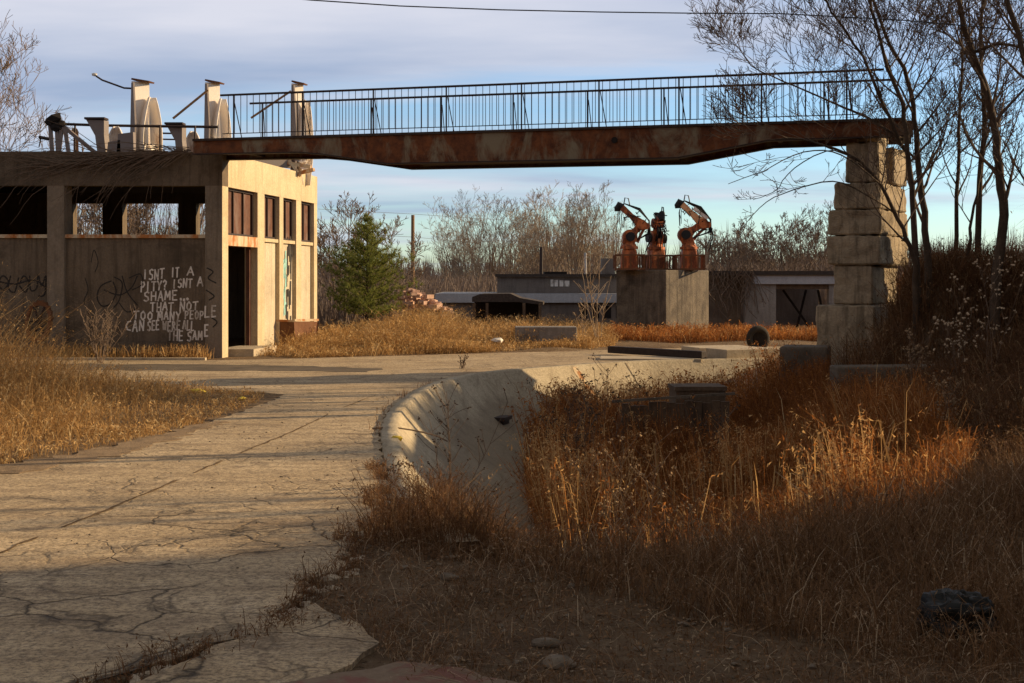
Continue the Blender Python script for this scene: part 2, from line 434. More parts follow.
# a darker strip of worn asphalt along the cross road and a patched joint
struct(slab('asphalt_strip', ragged([(-24,26.6),(-24,24.9),(-9,24.8),(-5,24.6),(-2.6,24.2),(-2.4,25.2),(-5,26.2),(-9,26.5)], .3, .12, 5), .017, .004, 'asphalt'))
struct(slab('gravel_verge', ragged([(-5.2,10.2),(-4.2,11.9),(-3.72,12.9),(-3.5,14.4),(-3.35,15.9),(-3.55,15.9),(-3.85,14.2),(-4.2,13),(-4.7,11.9),(-5.7,9.6)], .12, .10, 8), .018, .005, 'verge'))

jp = catmull_pts = [(-3.35,6.6),(-3.16,8.2),(-2.98,9.6),(-2.82,11.0),(-2.66,12.6),(-2.40,15.0),(-2.2,17.6),(-1.95,19.6)]
rj = random.Random(6); L_ = []; R_ = []
for (ax, ay), (bx, by) in zip(jp[:-1], jp[1:]):
    for k in range(12):
        t = k/12; x = ax+(bx-ax)*t+rj.gauss(0,.008); y = ay+(by-ay)*t; wd = (.007+.012*rj.random()**2)*(1 if y < 14 else .7)
        L_.append((x-wd, y)); R_.append((x+wd*(.8+rj.random()), y))
struct(slab('road_joint', L_[::-1]+R_, .016, .003, 'ground')) if False else None
jo = obj_from('road_joint', [(p[0], p[1], .0165) for p in L_]+[(p[0], p[1], .0165) for p in R_], [(i, len(L_)+i, len(L_)+i+1, i+1) for i in range(len(L_)-1) if math.sin(i*.61)+math.sin(i*.23+1)+rj.random()*.8 > -.95], 'ground'); struct(jo)
# broken slab at the foot of the road and the red patch
fs = slab('concrete_fragment', ragged([(-1.5,5.75),(-1.02,6.95),(-.78,6.62),(-.62,6.2),(-.68,5.85),(-.95,5.3),(-1.7,5.2)], .14, .03, 9), .026, .10, 'road')
tag(fs, 'broken pale concrete slab fragment at the bottom, between the cracked road and the dirt', 'slab')
rp = slab('painted_slab', ragged([(-.95,5.55),(-.5,5.85),(-.2,5.75),(.1,5.5),(.0,4.8),(-.9,4.8)], .13, .04, 10), .034, .10, 'redconc')
tag(rp, 'dull red painted slab at the bottom edge in front of the dirt', 'slab')

# ------------------------------------------------------------------ basin
def catmull(pts, per=10):
    out = []
    for i in range(len(pts)-1):
        p0 = pts[max(i-1, 0)]; p1 = pts[i]; p2 = pts[i+1]; p3 = pts[min(i+2, len(pts)-1)]
        for k in range(per):
            t = k/per
            out.append(.5*((2*p1)+(-p0+p2)*t+(2*p0-5*p1+4*p2-p3)*t*t+(-p0+3*p1-3*p2+p3)*t**3))
    out.append(pts[-1]); return np.array(out)
rim = catmull([np.array(p) for p in RIM[:11]], 14)
tan = np.gradient(rim, axis=0); tan /= np.linalg.norm(tan, axis=1)[:, None]
inw = np.stack([tan[:,1], -tan[:,0]], -1)
basin = thing('concrete_basin', (0, 18, 0), 'curved concrete wall of the dry basin beside the road, running round under the footbridge', 'basin')
ds = [-.17, -.16, -.05, .0, .03]+list(np.linspace(.1, 2.25, 22))
rows = []
rg = random.Random(4)
for dv in ds:
    zz = []
    for k, (p, nv) in enumerate(zip(rim, inw)):
        q = p+nv*dv
        w = 2.0+.8*(1-float(ss(8, 11, p[1])))
        z = .045 if dv <= 0 else .045+float(profile(np.array(dv), w))
        if dv == -.17: z = -.08
        zz.append((q[0]+(.012*math.sin(k*1.7) if dv < 0 else 0), q[1], z))
    rows.append(zz)
V = [p for r_ in rows for p in r_]; n = len(rim)
Fs = [(a*n+i, a*n+i+1, (a+1)*n+i+1, (a+1)*n+i) for a in range(len(ds)-1) for i in range(n-1)]
Fs = [f[::-1] for f in Fs]
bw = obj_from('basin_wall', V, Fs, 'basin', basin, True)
def on_wall(k, dv, lift=.004):
    p, nv = rim[k], inw[k]
    w = 2.0+.8*(1-float(ss(8, 11, p[1])))
    z0 = float(profile(np.array(max(dv, 0)), w)); z1 = float(profile(np.array(max(dv, 0)+.02), w))
    sl = (z1-z0)/.02; L = math.hypot(sl, 1)
    q = p+nv*(dv-sl/L*lift)
    return Vector((q[0], q[1], .045+z0+lift/L))
def wall_strip(name, ks, w0, mat, d0=.03, d1=1.2, seed=1):
    r = random.Random(seed); V = []; Fs = []; m = 16
    for i in range(m):
        dv = d0+(d1-d0)*i/(m-1); wd = w0*(.6+.8*r.random())*(1-.5*i/m)
        for sgn in (-1, 1):
            kk = ks+(sgn*wd)+i*.04
            k0 = int(kk); t = kk-k0
            V.append(on_wall(k0, dv, .006).lerp(on_wall(k0+1, dv, .006), t))
    for i in range(m-1): Fs.append((2*i, 2*i+1, 2*i+3, 2*i+2))
    return obj_from(name, V, Fs, mat, basin)
kk = int(np.argmin(np.hypot(rim[:,0]-1.15, rim[:,1]-25.55)))
wall_strip('rust_stain', kk, .30, 'rustrun')
for kj in (24, 44, 66, 86, 106, 124):
    wall_strip('form_joint', kj, .05, 'dirtline', .02, 2.1, kj)
kd = int(np.argmin(np.hypot(rim[:,0]+.78, rim[:,1]-22.75)))
pd = on_wall(kd, .62, 0); nv = Vector((inw[kd][0], inw[kd][1], 0)); tv = Vector((tan[kd][0], tan[kd][1], 0))
mb = MB()
mb.obox(pd+nv*.06, tv, nv, .22, .10, pd.z-.03, pd.z+.03)
mb.obox(pd+nv*.02, tv, nv, .15, .09, pd.z-.30, pd.z-.032, 1.15)
mb.build('drain_spout', 'darksteel', basin)

# ------------------------------------------------------------------ building
C0 = Vector((-6.16, 28.7, 0)); U = Vector((-1, -.02, 0)).normalized(); W = Vector((.1408, .99, 0)).normalized()
NF = Vector((.02, -1, 0)).normalized(); NSD = Vector((.99, -.1408, 0)).normalized()
def bp(s, t, z): return C0+U*s+W*t+Vector((0,0,z))
def bbox(mb, s0, s1, t0, t1, z0, z1):
    return mb.hexa([bp(s0,t0,z0), bp(s0,t1,z0), bp(s1,t1,z0), bp(s1,t0,z0), bp(s0,t0,z1), bp(s0,t1,z1), bp(s1,t1,z1), bp(s1,t0,z1)])
ZT, ZB, ZS, ZR = 3.66, -.25, 2.55, 4.38
LEN = 13.7; DEP = 7.12
B = thing('derelict_building', (C0.x, C0.y, 0), 'derelict flat roofed concrete building at the left with graffiti on its shaded front', 'building')
def bpart(name, mat, *boxes):
    mb = MB()
    for b in boxes: bbox(mb, *b)
    return mb.build(name, mat, B)
colS = [(0,.36),(3.34,3.70),(6.70,7.06),(10.04,10.40),(13.34,13.70)]
for i, (a, b) in enumerate(colS):
    if i == 0:
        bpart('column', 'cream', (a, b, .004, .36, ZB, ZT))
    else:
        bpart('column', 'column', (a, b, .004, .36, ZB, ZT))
# the front skin of the corner column is grimy and darkened, shade put into its colour
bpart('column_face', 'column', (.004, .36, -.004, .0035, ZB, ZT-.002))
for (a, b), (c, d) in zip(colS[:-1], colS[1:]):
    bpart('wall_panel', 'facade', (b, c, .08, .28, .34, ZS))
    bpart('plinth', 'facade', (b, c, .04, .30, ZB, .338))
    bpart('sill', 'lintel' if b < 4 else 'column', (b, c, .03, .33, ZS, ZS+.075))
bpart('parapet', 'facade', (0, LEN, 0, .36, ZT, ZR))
bpart('parapet', 'cream', (0, .36, .362, DEP, ZT, ZR))
pil = [(2.31,2.80),(3.92,4.22),(5.27,5.70),(6.84,7.12)]
for a, b in pil: bpart('pilaster', 'cream', (.003, .30, a, b, ZB, ZT-.002))
bays = [(2.80,3.92),(4.22,5.27),(5.70,6.84)]
for a, b in bays:
    bpart('side_panel', 'panel', (.10, .25, a, b, ZB, ZS))
    bpart('sill', 'cream', (.03, .30, a, b, ZS, ZS+.08))
def side_window(a, b, z0, z1):
    fr = MB()
    bbox(fr, .10, .15, a, a+.05, z0, z1); bbox(fr, .10, .15, b-.05, b, z0, z1)
    bbox(fr, .10, .15, a+.05, b-.05, z1-.05, z1); bbox(fr, .10, .15, a+.05, b-.05, z0, z0+.05)
    n = 2 if b-a < 1.6 else 3
    for k in range(1, n):
        t = a+(b-a)*k/n; bbox(fr, .105, .145, t-.012, t+.012, z0+.05, z1-.05)
    f = fr.build('window', 'darksteel', B)
    mb = MB(); bbox(mb, .155, .17, a, b, z0, z1); p = mb.build('pane', 'rustpane', f)
    p.location = (0,0,0); 
    # verts were made in world space; make them local to the thing the frame hangs under
    p.data.transform(Matrix.Translation(-Vector(B.location)))
side_window(.36, 2.31, 2.63, ZT)
for a, b in bays: side_window(a, b, ZS+.08, ZT)
bpart('lintel', 'lintel', (.0, .30, .36, 2.31, 2.40, 2.628))
bpart('door_jamb', 'rustpane', (.16, .24, 2.22, 2.308, ZB, 2.398)); bpart('door_jamb', 'rustpane', (.16, .24, .362, .45, ZB, 2.398))
bpart('door_step', 'slab', (-.5, .36, .5, 2.1, -.2, .16))
# rear wall with window gaps, party wall, roof
rp_ = [(.30,.5),(3.09,3.56),(5.01,5.53),(6.32,LEN)]
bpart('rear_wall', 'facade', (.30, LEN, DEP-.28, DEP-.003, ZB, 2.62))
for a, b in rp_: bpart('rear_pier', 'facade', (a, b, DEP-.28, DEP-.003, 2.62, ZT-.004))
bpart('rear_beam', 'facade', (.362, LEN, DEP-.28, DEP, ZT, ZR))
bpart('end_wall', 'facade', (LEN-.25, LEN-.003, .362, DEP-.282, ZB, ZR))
bpart('roof_slab', 'roof', (.362, LEN-.252, .362, DEP-.282, 3.92, 4.08))
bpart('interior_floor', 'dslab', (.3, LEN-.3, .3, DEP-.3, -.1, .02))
bpart('inner_wall', 'facade', (2.6, 2.75, .37, 4.6, .022, 2.6))
# wall base lettering : stroke font, sprayed by hand
GL = {'I':[[(.5,0),(.5,1)]], 'S':[[(.95,.9),(.6,1),(.15,.85),(.2,.58),(.75,.45),(.85,.18),(.5,0),(.05,.1)]],
 'N':[[(.05,0),(.1,1)],[(.1,1),(.85,0)],[(.85,0),(.92,1)]], 'T':[[(.0,.95),(1,1)],[(.5,.97),(.48,0)]],
 'A':[[(.02,0),(.5,1)],[(.5,1),(.95,0)],[(.2,.36),(.8,.38)]], 'P':[[(.12,0),(.12,1)],[(.12,1),(.7,.95),(.85,.72),(.6,.5),(.12,.45)]],
 'Y':[[(.05,1),(.5,.5)],[(.95,1),(.5,.5),(.4,0)]], '?':[[(.15,.8),(.4,1),(.8,.85),(.75,.6),(.45,.45),(.45,.28)],[(.45,.1),(.46,0)]],
 'H':[[(.08,0),(.1,1)],[(.9,0),(.92,1)],[(.1,.5),(.92,.52)]], 'M':[[(.02,0),(.12,1)],[(.12,1),(.5,.3)],[(.5,.3),(.9,1)],[(.9,1),(.98,0)]],
 'E':[[(.12,0),(.12,1)],[(.12,1),(.9,1)],[(.12,.52),(.75,.54)],[(.12,0),(.92,.03)]], '.':[[(.35,.16),(.6,.02)],[(.6,.15),(.4,.0)]],
 'O':[[(.5,1),(.12,.75),(.1,.3),(.45,0),(.85,.25),(.88,.72),(.5,1)]], 'L':[[(.15,1),(.12,0)],[(.12,0),(.9,.04)]],
 'C':[[(.95,.95),(.4,.85),(.08,.5),(.35,.1),(.95,.0)]], 'W':[[(.0,1),(.25,0)],[(.25,0),(.5,.7)],[(.5,.7),(.75,0)],[(.75,0),(1,1)]],
 'R':[[(.12,0),(.12,1)],[(.12,1),(.75,.92),(.8,.65),(.12,.5)],[(.4,.5),(.9,0)]]}
KZ = .02126
def fs_(px): return (222-px)*KZ
def fz_(py): return EYE-(py-HZ)*KZ
class Ink:
    def __init__(s): s.mb = MB(); s.k = 0
    def stroke(s, pts, w, t):          # points in photo-plane pixels of the front wall, t = depth of the wall face
        for (ax, ay), (bx, by) in zip(pts[:-1], pts[1:]):
            a = Vector((ax, ay)); b = Vector((bx, by)); d = (b-a)
            if d.length < 1e-6: continue
            d.normalize(); nn = Vector((-d.y, d.x))*w*.5; a = a-d*w*.3; b = b+d*w*.3
            off = t-.004-.0004*(s.k % 9); s.k += 1
            s.mb.add([bp(fs_(p.x), off, fz_(p.y)) for p in (a+nn, a-nn, b-nn, b+nn)], [(0,1,2,3)])
    def word(s, txt, x0, x1, ytop, h, slope=0, w=1.45, t=.08, seed=0):
        r = random.Random(txt+str(x0)); n = len(txt); adv = (x1-x0)/n
        for i, ch in enumerate(txt):
            wd = adv*(.74 if ch != 'I' else .5); xx = x0+i*adv+adv*.1; yy = ytop+slope*(i*adv)+(r.random()-.5)*1.0
            hh = h*(.92+.16*r.random())
            for st in GL[ch]:
                s.stroke([(xx+px*wd+(r.random()-.5)*.3+(py-.5)*.3, yy+(1-py)*hh+(r.random()-.5)*.3) for px, py in st], w, t)
ink = Ink()
for a in [('ISNT',142,163.5,270,10,-.07),('IT',170,178,268,9.5,-.05),('A',185,194,266.8,8,0),
          ('PITY?',139,166.5,282,9.5,-.06),('ISNT',171,191.5,279.5,9,-.06),('A',195,203,277,9,0),
          ('SHAME',142,177,292.3,9.2,-.05),('...',178,188,290.6,9.5,0,1.9),
          ('THAT',148.5,173,303,8.5,-.03),('NOT',178,197.5,302,8.5,-.02),
          ('TOO',131.5,152.5,311.3,8,.05),('MANY',156,180,312,8,0),('PEOP',183,203,311.3,8,-.02),
          ('CAN',124,144,321,10.5,-.03),('SEE',146,158.5,321,9,0),('WERE',161,179.5,321.5,8.5,-.02),('ALL',181,193.5,321,9,0),
          ('THE',166,182.5,331,9.5,.02),('SAM',185.5,201.5,331.5,9,-.02)]:
    ink.word(*a)
ink.word('LE', 204, 217, 306.5, 10.5, -.1, 1.6, -.004); ink.word('E', 203.8, 209, 325, 11, 0, 1.7, -.004)
ink.mb.build('graffiti_lettering', 'spray_white', B)
ink = Ink()
def curve(pts): return [tuple(p) for p in catmull([np.array(p, float) for p in pts], 5)]
for w, pts in [(1.3, [(110,281),(100,286),(96,297),(101,306),(110,303),(115,292),(112,282)]), (1.2, [(113,277),(121,283),(118,300),(112,308)]),
          (1.2, [(103,290),(118,295),(130,288),(136,276)]), (1.2, [(121,276),(126,292),(136,305)]), (1.0, [(118,303),(126,312),(136,308)]),
          (1.1, [(128,278),(139,274),(141,284),(131,290)]), (.8, [(84,278),(87,290),(83,302),(88,314)]), (.8, [(90,262),(93,250),(97,262),(94,272)])]:
    ink.stroke(curve(pts), w, .08); ink.mb.build('graffiti_scrawl', 'spray_black_and_shade', B); ink = Ink()
for pts in [[(-6,288),(2,276),(8,282),(3,290),(-3,284)], [(10,276),(8,288),(14,292),(18,278)], [(19,284),(23,276),(28,282),(25,292),(19,286)],
          [(29,276),(30,290),(36,288),(37,275)], [(38,276),(41,286),(45,276),(44,294),(38,296)], [(-4,281),(14,284),(34,280),(47,290)]]:
    ink.stroke(curve(pts), 1.5, .08); ink.mb.build('graffiti_scrawl', 'spray_black_and_shade', B); ink = Ink()
for pts in [[(207,268),(213,272),(208,278),(216,283)], [(206,290),(214,296),(209,300)], [(212,318),(217,322),(213,327)]]:
    ink.stroke(curve(pts), 1.2, -.004); ink.mb.build('graffiti_scrawl', 'spray_black_and_shade', B); ink = Ink()
# teal graffiti on the side panel, and a cast shadow painted as black strips
mb = MB(); rg = random.Random(5); mb2 = MB()
for (t0, t1, zs, mt) in [(4.32, 4.66, (.75, 2.1), 'spray_teal'), (4.72, 5.18, (.5, 2.3), 'spray_black_and_shade')]:
    q = MB()
    for k in range(26):
        a = t0+(t1-t0)*rg.random(); z = zs[0]+(zs[1]-zs[0])*rg.random(); l = .15+.35*rg.random(); wd = .05+.08*rg.random()
        off = .096-.0005*k; j = (rg.random()-.5)*.12
        q.add([bp(off, a, z), bp(off, a+wd, z), bp(off, a+wd+j, z+l), bp(off, a+j, z+l)], [(0,1,2,3)])
    q.build('graffiti_or_shade_patch', mt, B)

rng = random.Random(31); mb = MB()
for i in range(130):
    px = 40+155*rng.random()**.7; py = 148+rng.random()*6+(195-px)*.10
    p = bp(fs_(px), -.05-.1*rng.random(), fz_(py)); L = .6+1.6*rng.random()
    pts = [p]; d = Vector((-1, -.02, .05+rng.gauss(0,.25)))
    for k in range(8):
        d = (d+Vector((rng.gauss(0,.16), 0, rng.gauss(0,.14)-.085))).normalized(); q = pts[-1]+d*(L/8); q.y = min(q.y, p.y+.02); pts.append(q)
    mb.tube(pts, [.012*(1-.09*k) for k in range(9)], 3, False)
tag(mb.build('creeper', 'twig'), 'leafless creeper trailing over the parapet of the shaded front', 'creeper')
# ------------------------------------------------------------------ things on the roof
ROOF = 4.08
def ribbon_shell(center, w, h, depth, ang, lean=0, nseg=10, mseg=12):
    """open canoe shaped sheet standing on end, hollow side towards ang"""
    V = []; Fs = []
    ca, sa = math.cos(ang), math.sin(ang)
    for i in range(mseg+1):
        f = i/mseg; wz = math.sin(math.pi*(.14+.80*f))**.75
        for j in range(nseg+1):
            t = -math.pi/2*1.05+math.pi*1.05*j/nseg
            a = math.sin(t)*w*.5*wz; b = -math.cos(t)*depth*wz
            V.append((center.x+a*(-sa)+b*ca+lean*f, center.y+a*ca+b*sa, center.z+h*f))
    n = nseg+1
    for i in range(mseg):
        for j in range(nseg): Fs.append((i*n+j, i*n+j+1, (i+1)*n+j+1, (i+1)*n+j))
    return V, Fs
def solid(o, t): m = o.modifiers.new('sheet', 'SOLIDIFY'); m.thickness = t; return o
def tower(px, Y, top, label, wpx=22):
    base = P(px, 0, Y); base.z = ROOF
    T = thing('sheet_metal_tower', base, label, 'roof tower', 'white metal towers on the roof')
    h = EYE+(HZ-top)/F*Y-ROOF; k = Y/F
    w = wpx*k
    hx, hy = .72, .69
    def tp(a, z, off=0): return (base.x+a*hx*w+off*.69, base.y+a*hy*w-off*.72, ROOF+z)
    mb = MB(); mb.prism([tp(-.42, 0), tp(.40, 0), tp(.34, h), tp(-.34, h)], (-.04, .045, 0))
    mb.build('back_plate', 'white', T)
    mb = MB(); mb.prism([tp(-.42,0,.01), tp(-.42,0,.22), tp(-.40,h*.55,.26), tp(-.36,h*.8,.16), tp(-.34,h*.98,.10), tp(-.34,h*.98,.01)], (-.03, -.03, 0))
    mb.build('side_plate', 'greysteel', T)
    V, Fs = ribbon_shell(Vector(tp(.30, 0, .16)), w*.95, h*.84, w*.55, R(-30), .03)
    solid(obj_from('curved_shell', V, Fs, 'white', T, True), .018)
    V, Fs = ribbon_shell(Vector(tp(.16, h*.2, .2)), w*.45, h*.5, w*.2, R(10), -.03)
    solid(obj_from('torn_lining', V, Fs, 'white', T, False), .015)
    rc = random.Random(int(base.x*50)); mb = MB()
    for kq in range(7):
        c = Vector(tp(-.1+.5*rc.random(), h*(.12+.3*rc.random()), .2+.1*rc.random())); d1 = Vector((rc.gauss(0,.1), rc.gauss(0,.1), rc.gauss(0,.12))); d2 = Vector((rc.gauss(0,.09), rc.gauss(0,.05), rc.gauss(0,.1)))
        mb.prism([c-d1, c+d2, c+d1, c-d2], (.012, -.01, 0))
    mb.build('crumpled_sheet', 'white', T)
    mb = MB(); q = base.x
    mb.prism([(q-w*.3, base.y-.16, ROOF+h+.035), (q+w*.32, base.y-.12, ROOF+h-.02), (q+w*.36, base.y-.12, ROOF+h+.01), (q-w*.28, base.y-.16, ROOF+h+.075)], (.05, .3, 0))
    mb.build('cap', 'rustbox', T)
    return T, base, h, w
TA, ba, ha, wa = tower(141, 32, 82, 'leftmost white metal tower on the roof, bent rod sticking out of its top', 27)
mb = MB(); k = 32/F
mb.tube([P(133, 88.5, 31.9), P(124, 88, 31.9), P(113, 84, 31.9), P(102, 80, 31.9), P(96, 76, 31.9)], .022, 6); mb.build('bent_rod', 'darksteel', TA)
mb = MB(); mb.rock(P(94.5, 74.5, 31.9), .06, random.Random(2), .8); mb.build('rod_tip', 'litter', TA)
TB, bb, hb, wb = tower(213, 33.5, 83, 'middle white sheet metal tower on the roof, beside the left end of the bridge railing', 23)
mb = MB(); mb.tube([P(173, 118.5, 33.2), P(208, 90, 33.2)], .03, 6); mb.build('brace', 'pole', TB)
TC, bc_, hc, wc = tower(298, 34.6, 84, 'rightmost white sheet metal tower, seen through the bridge railing at the roof corner', 19)
mb = MB(); mb.tube([P(251, 118, 34.4), P(291, 91, 34.4)], .028, 6); mb.build('brace', 'pole', TC)
mb = MB()
for (x0, y0, x1, y1, w) in [(287,163,311,167,.06),(296,174,314,169.5,.06),(289,160,300,176,.05)]:
    mb.tube([P(x0,y0,34.2), P(x1,y1,34.0)], w, 4)
tag(mb.build('broken_timber', 'lintel'), 'loose broken boards hanging off the roof corner under the bridge', 'boards')
mb = MB(); mb.prism([P(255,158,33.6), P(290,157,34.2), P(290,168,34.2), P(255,164,33.6)], (.1,.4,0))
tag(mb.build('roof_duct', 'greysteel'), 'grey duct lying on the roof under the bridge girder', 'duct')
def funnel(px, top, label, Y, gp, wpx):
    base = P(px+wpx*.6, 0, Y); base.z = ROOF
    T = thing('flared_bracket', base, label, 'bracket', gp)
    mb = MB(); k = Y/F; zt = EYE+(HZ-top)/F*Y
    x0, x1 = XA(px, Y), XA(px+wpx, Y)
    mb.prism([(x0, Y, zt), (x1, Y, zt-.02), (x1+.02*0, Y, zt-(16*k)), (x1+4*k, Y, ROOF), (x1-4*k, Y, ROOF), (x0+9*k, Y, zt-16*k)], (.06, .16, 0))
    mb.build('bracket_plate', 'greysteel', T)
    mb = MB(); mb.box(x0-.03, x1+.02, Y-.04, Y+.28, zt+.004, zt+.05); mb.build('cap_plate', 'darksteel', T)
    V, Fs = ribbon_shell(Vector((x1+7*k, Y+.3, zt-.75)), 15*k, .62, .2, R(-100), .02)
    solid(obj_from('curved_shell', V, Fs, 'white', T, True), .02)
    return T
funnel(86, 119.5, 'grey flared bracket on the roof, nearer the left A frame', 30.5, 'flared brackets on the roof', 18)
funnel(166, 124.5, 'grey flared bracket on the roof between the left and middle towers', 31.5, 'flared brackets on the roof', 16)
mb = MB(); mb.tube([P(62,124,31), P(105,125.5,31.1), P(218,127,31.6)], .032, 6)
mb.tube([P(150,133,32.6), P(176,133.5,32.6)], .022, 5); mb.tube([P(150,139,32.6), P(176,139.5,32.6)], .02, 5)
for x in (75, 118, 160, 195): mb.tube([P(x,125.5,31.2), P(x,166,31.2)], .024, 5)
tag(mb.build('pipe_rail', 'darksteel'), 'thin dark pipe rail running along the roof between the white towers', 'pipe')
base = P(58, 0, 30.6); base.z = ROOF
T = thing('frame_hoist', base, 'dark A frame hoist with a motor block at the left end of the roof', 'hoist')
for a in [((50,122),(53,162)), ((57,130),(58.5,162)), ((62,126),(58,162)), ((65,128),(70,162)), ((63,126),(98,155))]:
    mb = MB(); mb.tube([P(*a[0],30.6), P(*a[1],30.6)], .055, 4); mb.build('leg', 'greysteel', T)
mb = MB()
rg = random.Random(7)
for (x, y, s) in [(50,122,.11),(55,119.5,.13),(59,125,.12),(55,128,.10),(62,124,.08)]: mb.rock(P(x,y,30.6), s*1.3, rg, .9)
mb.build('motor_block', 'dark', T)
mb = MB(); mb.tube([P(39,137,30.6), P(49,139,30.6)], .04, 5); mb.tube([P(41,138,30.6), P(39,147,30.6)], .015, 4); mb.build('side_arm', 'darksteel', T)
mb = MB(); q = P(76, 0, 31.4); mb.tube([(q.x, q.y, ROOF), (q.x, q.y, P(0,131,31.4).z)], .06, 8); mb.rock(P(75,130,31.4), .10, rg)
tag(mb.build('vent_post', 'lintel'), 'short rusty vent post standing right of the A frame hoist', 'vent')
mb = MB()
for (x0, x1, y0, y1) in [(118,133,132,150),(108,120,140,152)]:
    mb.prism([P(x0,y0+2,30.2), P(x1,y0,30.2), P(x1+1,y1+9,30.2), P(x0-2,y1+9,30.2)], (.02,.12,0))
tag(mb.build('steel_plates', 'greysteel'), 'grey steel plates leaning together at the foot of the leftmost tower', 'plates')

# ------------------------------------------------------------------ footbridge
ZD = 4.56
A0 = Vector((-5.93, 27.6, 0)); D = Vector((12.53, -3.4, 0)); LD = D.length; D.normalize(); NB = Vector((-D.y, D.x, 0))   # NB points away
if NB.y < 0: NB = -NB
def br(l, w, z): return A0+D*l+NB*w+Vector((0,0,z))
BR = thing('footbridge', br(LD*.5, .7, 4.2), 'rusted steel footbridge with thin railings spanning from the roof to the stepped pier', 'footbridge')
prof = [(-.65,.30),(1.7,.32),(2.2,.37),(3.6,.59),(9.35,.61),(11.0,.33),(13.55,.31)]
for w0, w1, nm in ((0, .10, 'girder'), (1.30, 1.40, 'girder')):
    mb = MB()
    mb.prism([br(l, w0, ZD-.05) for l, h in (prof[0], prof[-1])]+[br(l, w0, ZD-h) for l, h in prof[::-1]], NB*(w1-w0))
    g = mb.build(nm, 'girder', BR)
    mb = MB()
    for (l0, h0), (l1, h1) in zip(prof[:-1], prof[1:]):
        p = [br(l0, w0-.05, ZD-h0-.025), br(l1, w0-.05, ZD-h1-.025), br(l1, w1+.05, ZD-h1-.025), br(l0, w1+.05, ZD-h0-.025)]
        mb.hexa(p+[q+Vector((0,0,.024)) for q in p])
    fl = mb.build('bottom_flange', 'darksteel', BR)
mb = MB(); p = [br(-.65, -.04, 0), br(13.4, -.04, 0), br(13.4, 1.44, 0), br(-.65, 1.44, 0)]
mb.hexa([q+Vector((0,0,ZD-.049)) for q in p]+[q+Vector((0,0,ZD)) for q in p]); mb.build('deck', 'deck', BR)
mb = MB()
for l in np.arange(.3, 13, 1.55):
    a, b = br(l, .101, ZD-.24), br(l, 1.299, ZD-.24); q = MB(); q.tube([a, b], .06, 4); q.build('cross_beam', 'darksteel', BR)
p = [br(4.0, .1, ZD-.56), br(9.2, .1, ZD-.56), br(9.2, 1.3, ZD-.56), br(4.0, 1.3, ZD-.56)]
mb.hexa(p+[q+Vector((0,0,.03)) for q in p])
mb.build('soffit', 'darksteel', BR)
RH = .88
bal = bpy.data.meshes.new('baluster')
q = MB(); q.tube([(0,0,0), (0,0,RH-.09)], .0085, 4); bal.from_pydata(q.v, [], q.f); bal.materials.append(M['darksteel'])
nb = 0; rest = MB()
for side, w, l0, l1 in (('near', .03, .0, 12.95), ('far', 1.37, .0, 13.1)):
    rail = MB(); rail.tube([br(l0-.05, w, ZD+RH), br(l1+.1, w, ZD+RH)], .022, 6)
    ro = rail.build('railing', 'darksteel', BR)
    mb = MB(); mb.tube([br(l0, w, ZD+.09), br(l1-.25, w, ZD+.09)], .011, 4); b = mb.build('bottom_rail', 'darksteel', ro)
    b.data.transform(Matrix.Translation(-Vector(BR.location)))
    npost = 8
    for k in range(npost+1):
        l = l0+.25+(l1-l0-.8)*k/npost+(.0 if side == 'near' else -.6*(k > 0))
        mb = MB(); mb.tube([br(l, w, ZD), br(l, w, ZD+RH)], .02, 4)
        mb.tube([br(l+.02, w, ZD+RH*.8), br(l+.12, w+(.12 if side == 'near' else -.12), ZD+.002)], .012, 4)
        b = mb.build('post', 'darksteel', ro); b.data.transform(Matrix.Translation(-Vector(BR.location)))
    ls = np.arange(l1-.45+(0 if side == 'near' else .07), l0+.1, -.139)
    for i, l in enumerate(ls):
        p = br(float(l), w, ZD+.09)
        if nb < 100:
            o = bpy.data.objects.new('baluster', bal); COL.objects.link(o); o.parent = ro; o.location = p-Vector(BR.location); nb += 1
        else:
            rest.tube([p, p+Vector((0,0,RH-.09))], .0085, 4)
o = rest.build('baluster_row', 'darksteel', BR); o['kind'] = 'stuff'
mb = MB(); c = br(8.15, -.004, ZD-.26)
mb.tube([c, c-NB*.02], .06, 14); mb.build('bolt_hole_plate', 'dark', BR)

# ------------------------------------------------------------------ stepped pier
PA = Vector((.866, -.5, 0)); PB = Vector((.5, .866, 0)); RC = Vector((6.6, 24.2, 0))
PI_ = thing('stepped_pier', (6.2, 24.6, 0), 'stepped concrete block pier carrying the right end of the footbridge', 'pier')
import bmesh
from mathutils import noise as mn
def roughen(o, cuts=9, amp=.036):
    bm = bmesh.new(); bm.from_mesh(o.data); bmesh.ops.bevel(bm, geom=bm.edges[:], offset=.03, segments=1, affect='EDGES')
    bmesh.ops.subdivide_edges(bm, edges=[e for e in bm.edges if e.calc_length() > .2], cuts=cuts, use_grid_fill=True)
    bm.normal_update()
    for v in bm.verts:
        p = v.co; e = mn.noise(p*2.7)*.8+mn.noise(p*7.3)*.6+min(0, mn.noise(p*4.1+Vector((9,2,5)))+.15)*1.6
        v.co = p+v.normal*e*amp
    bm.to_mesh(o.data); bm.free(); return o
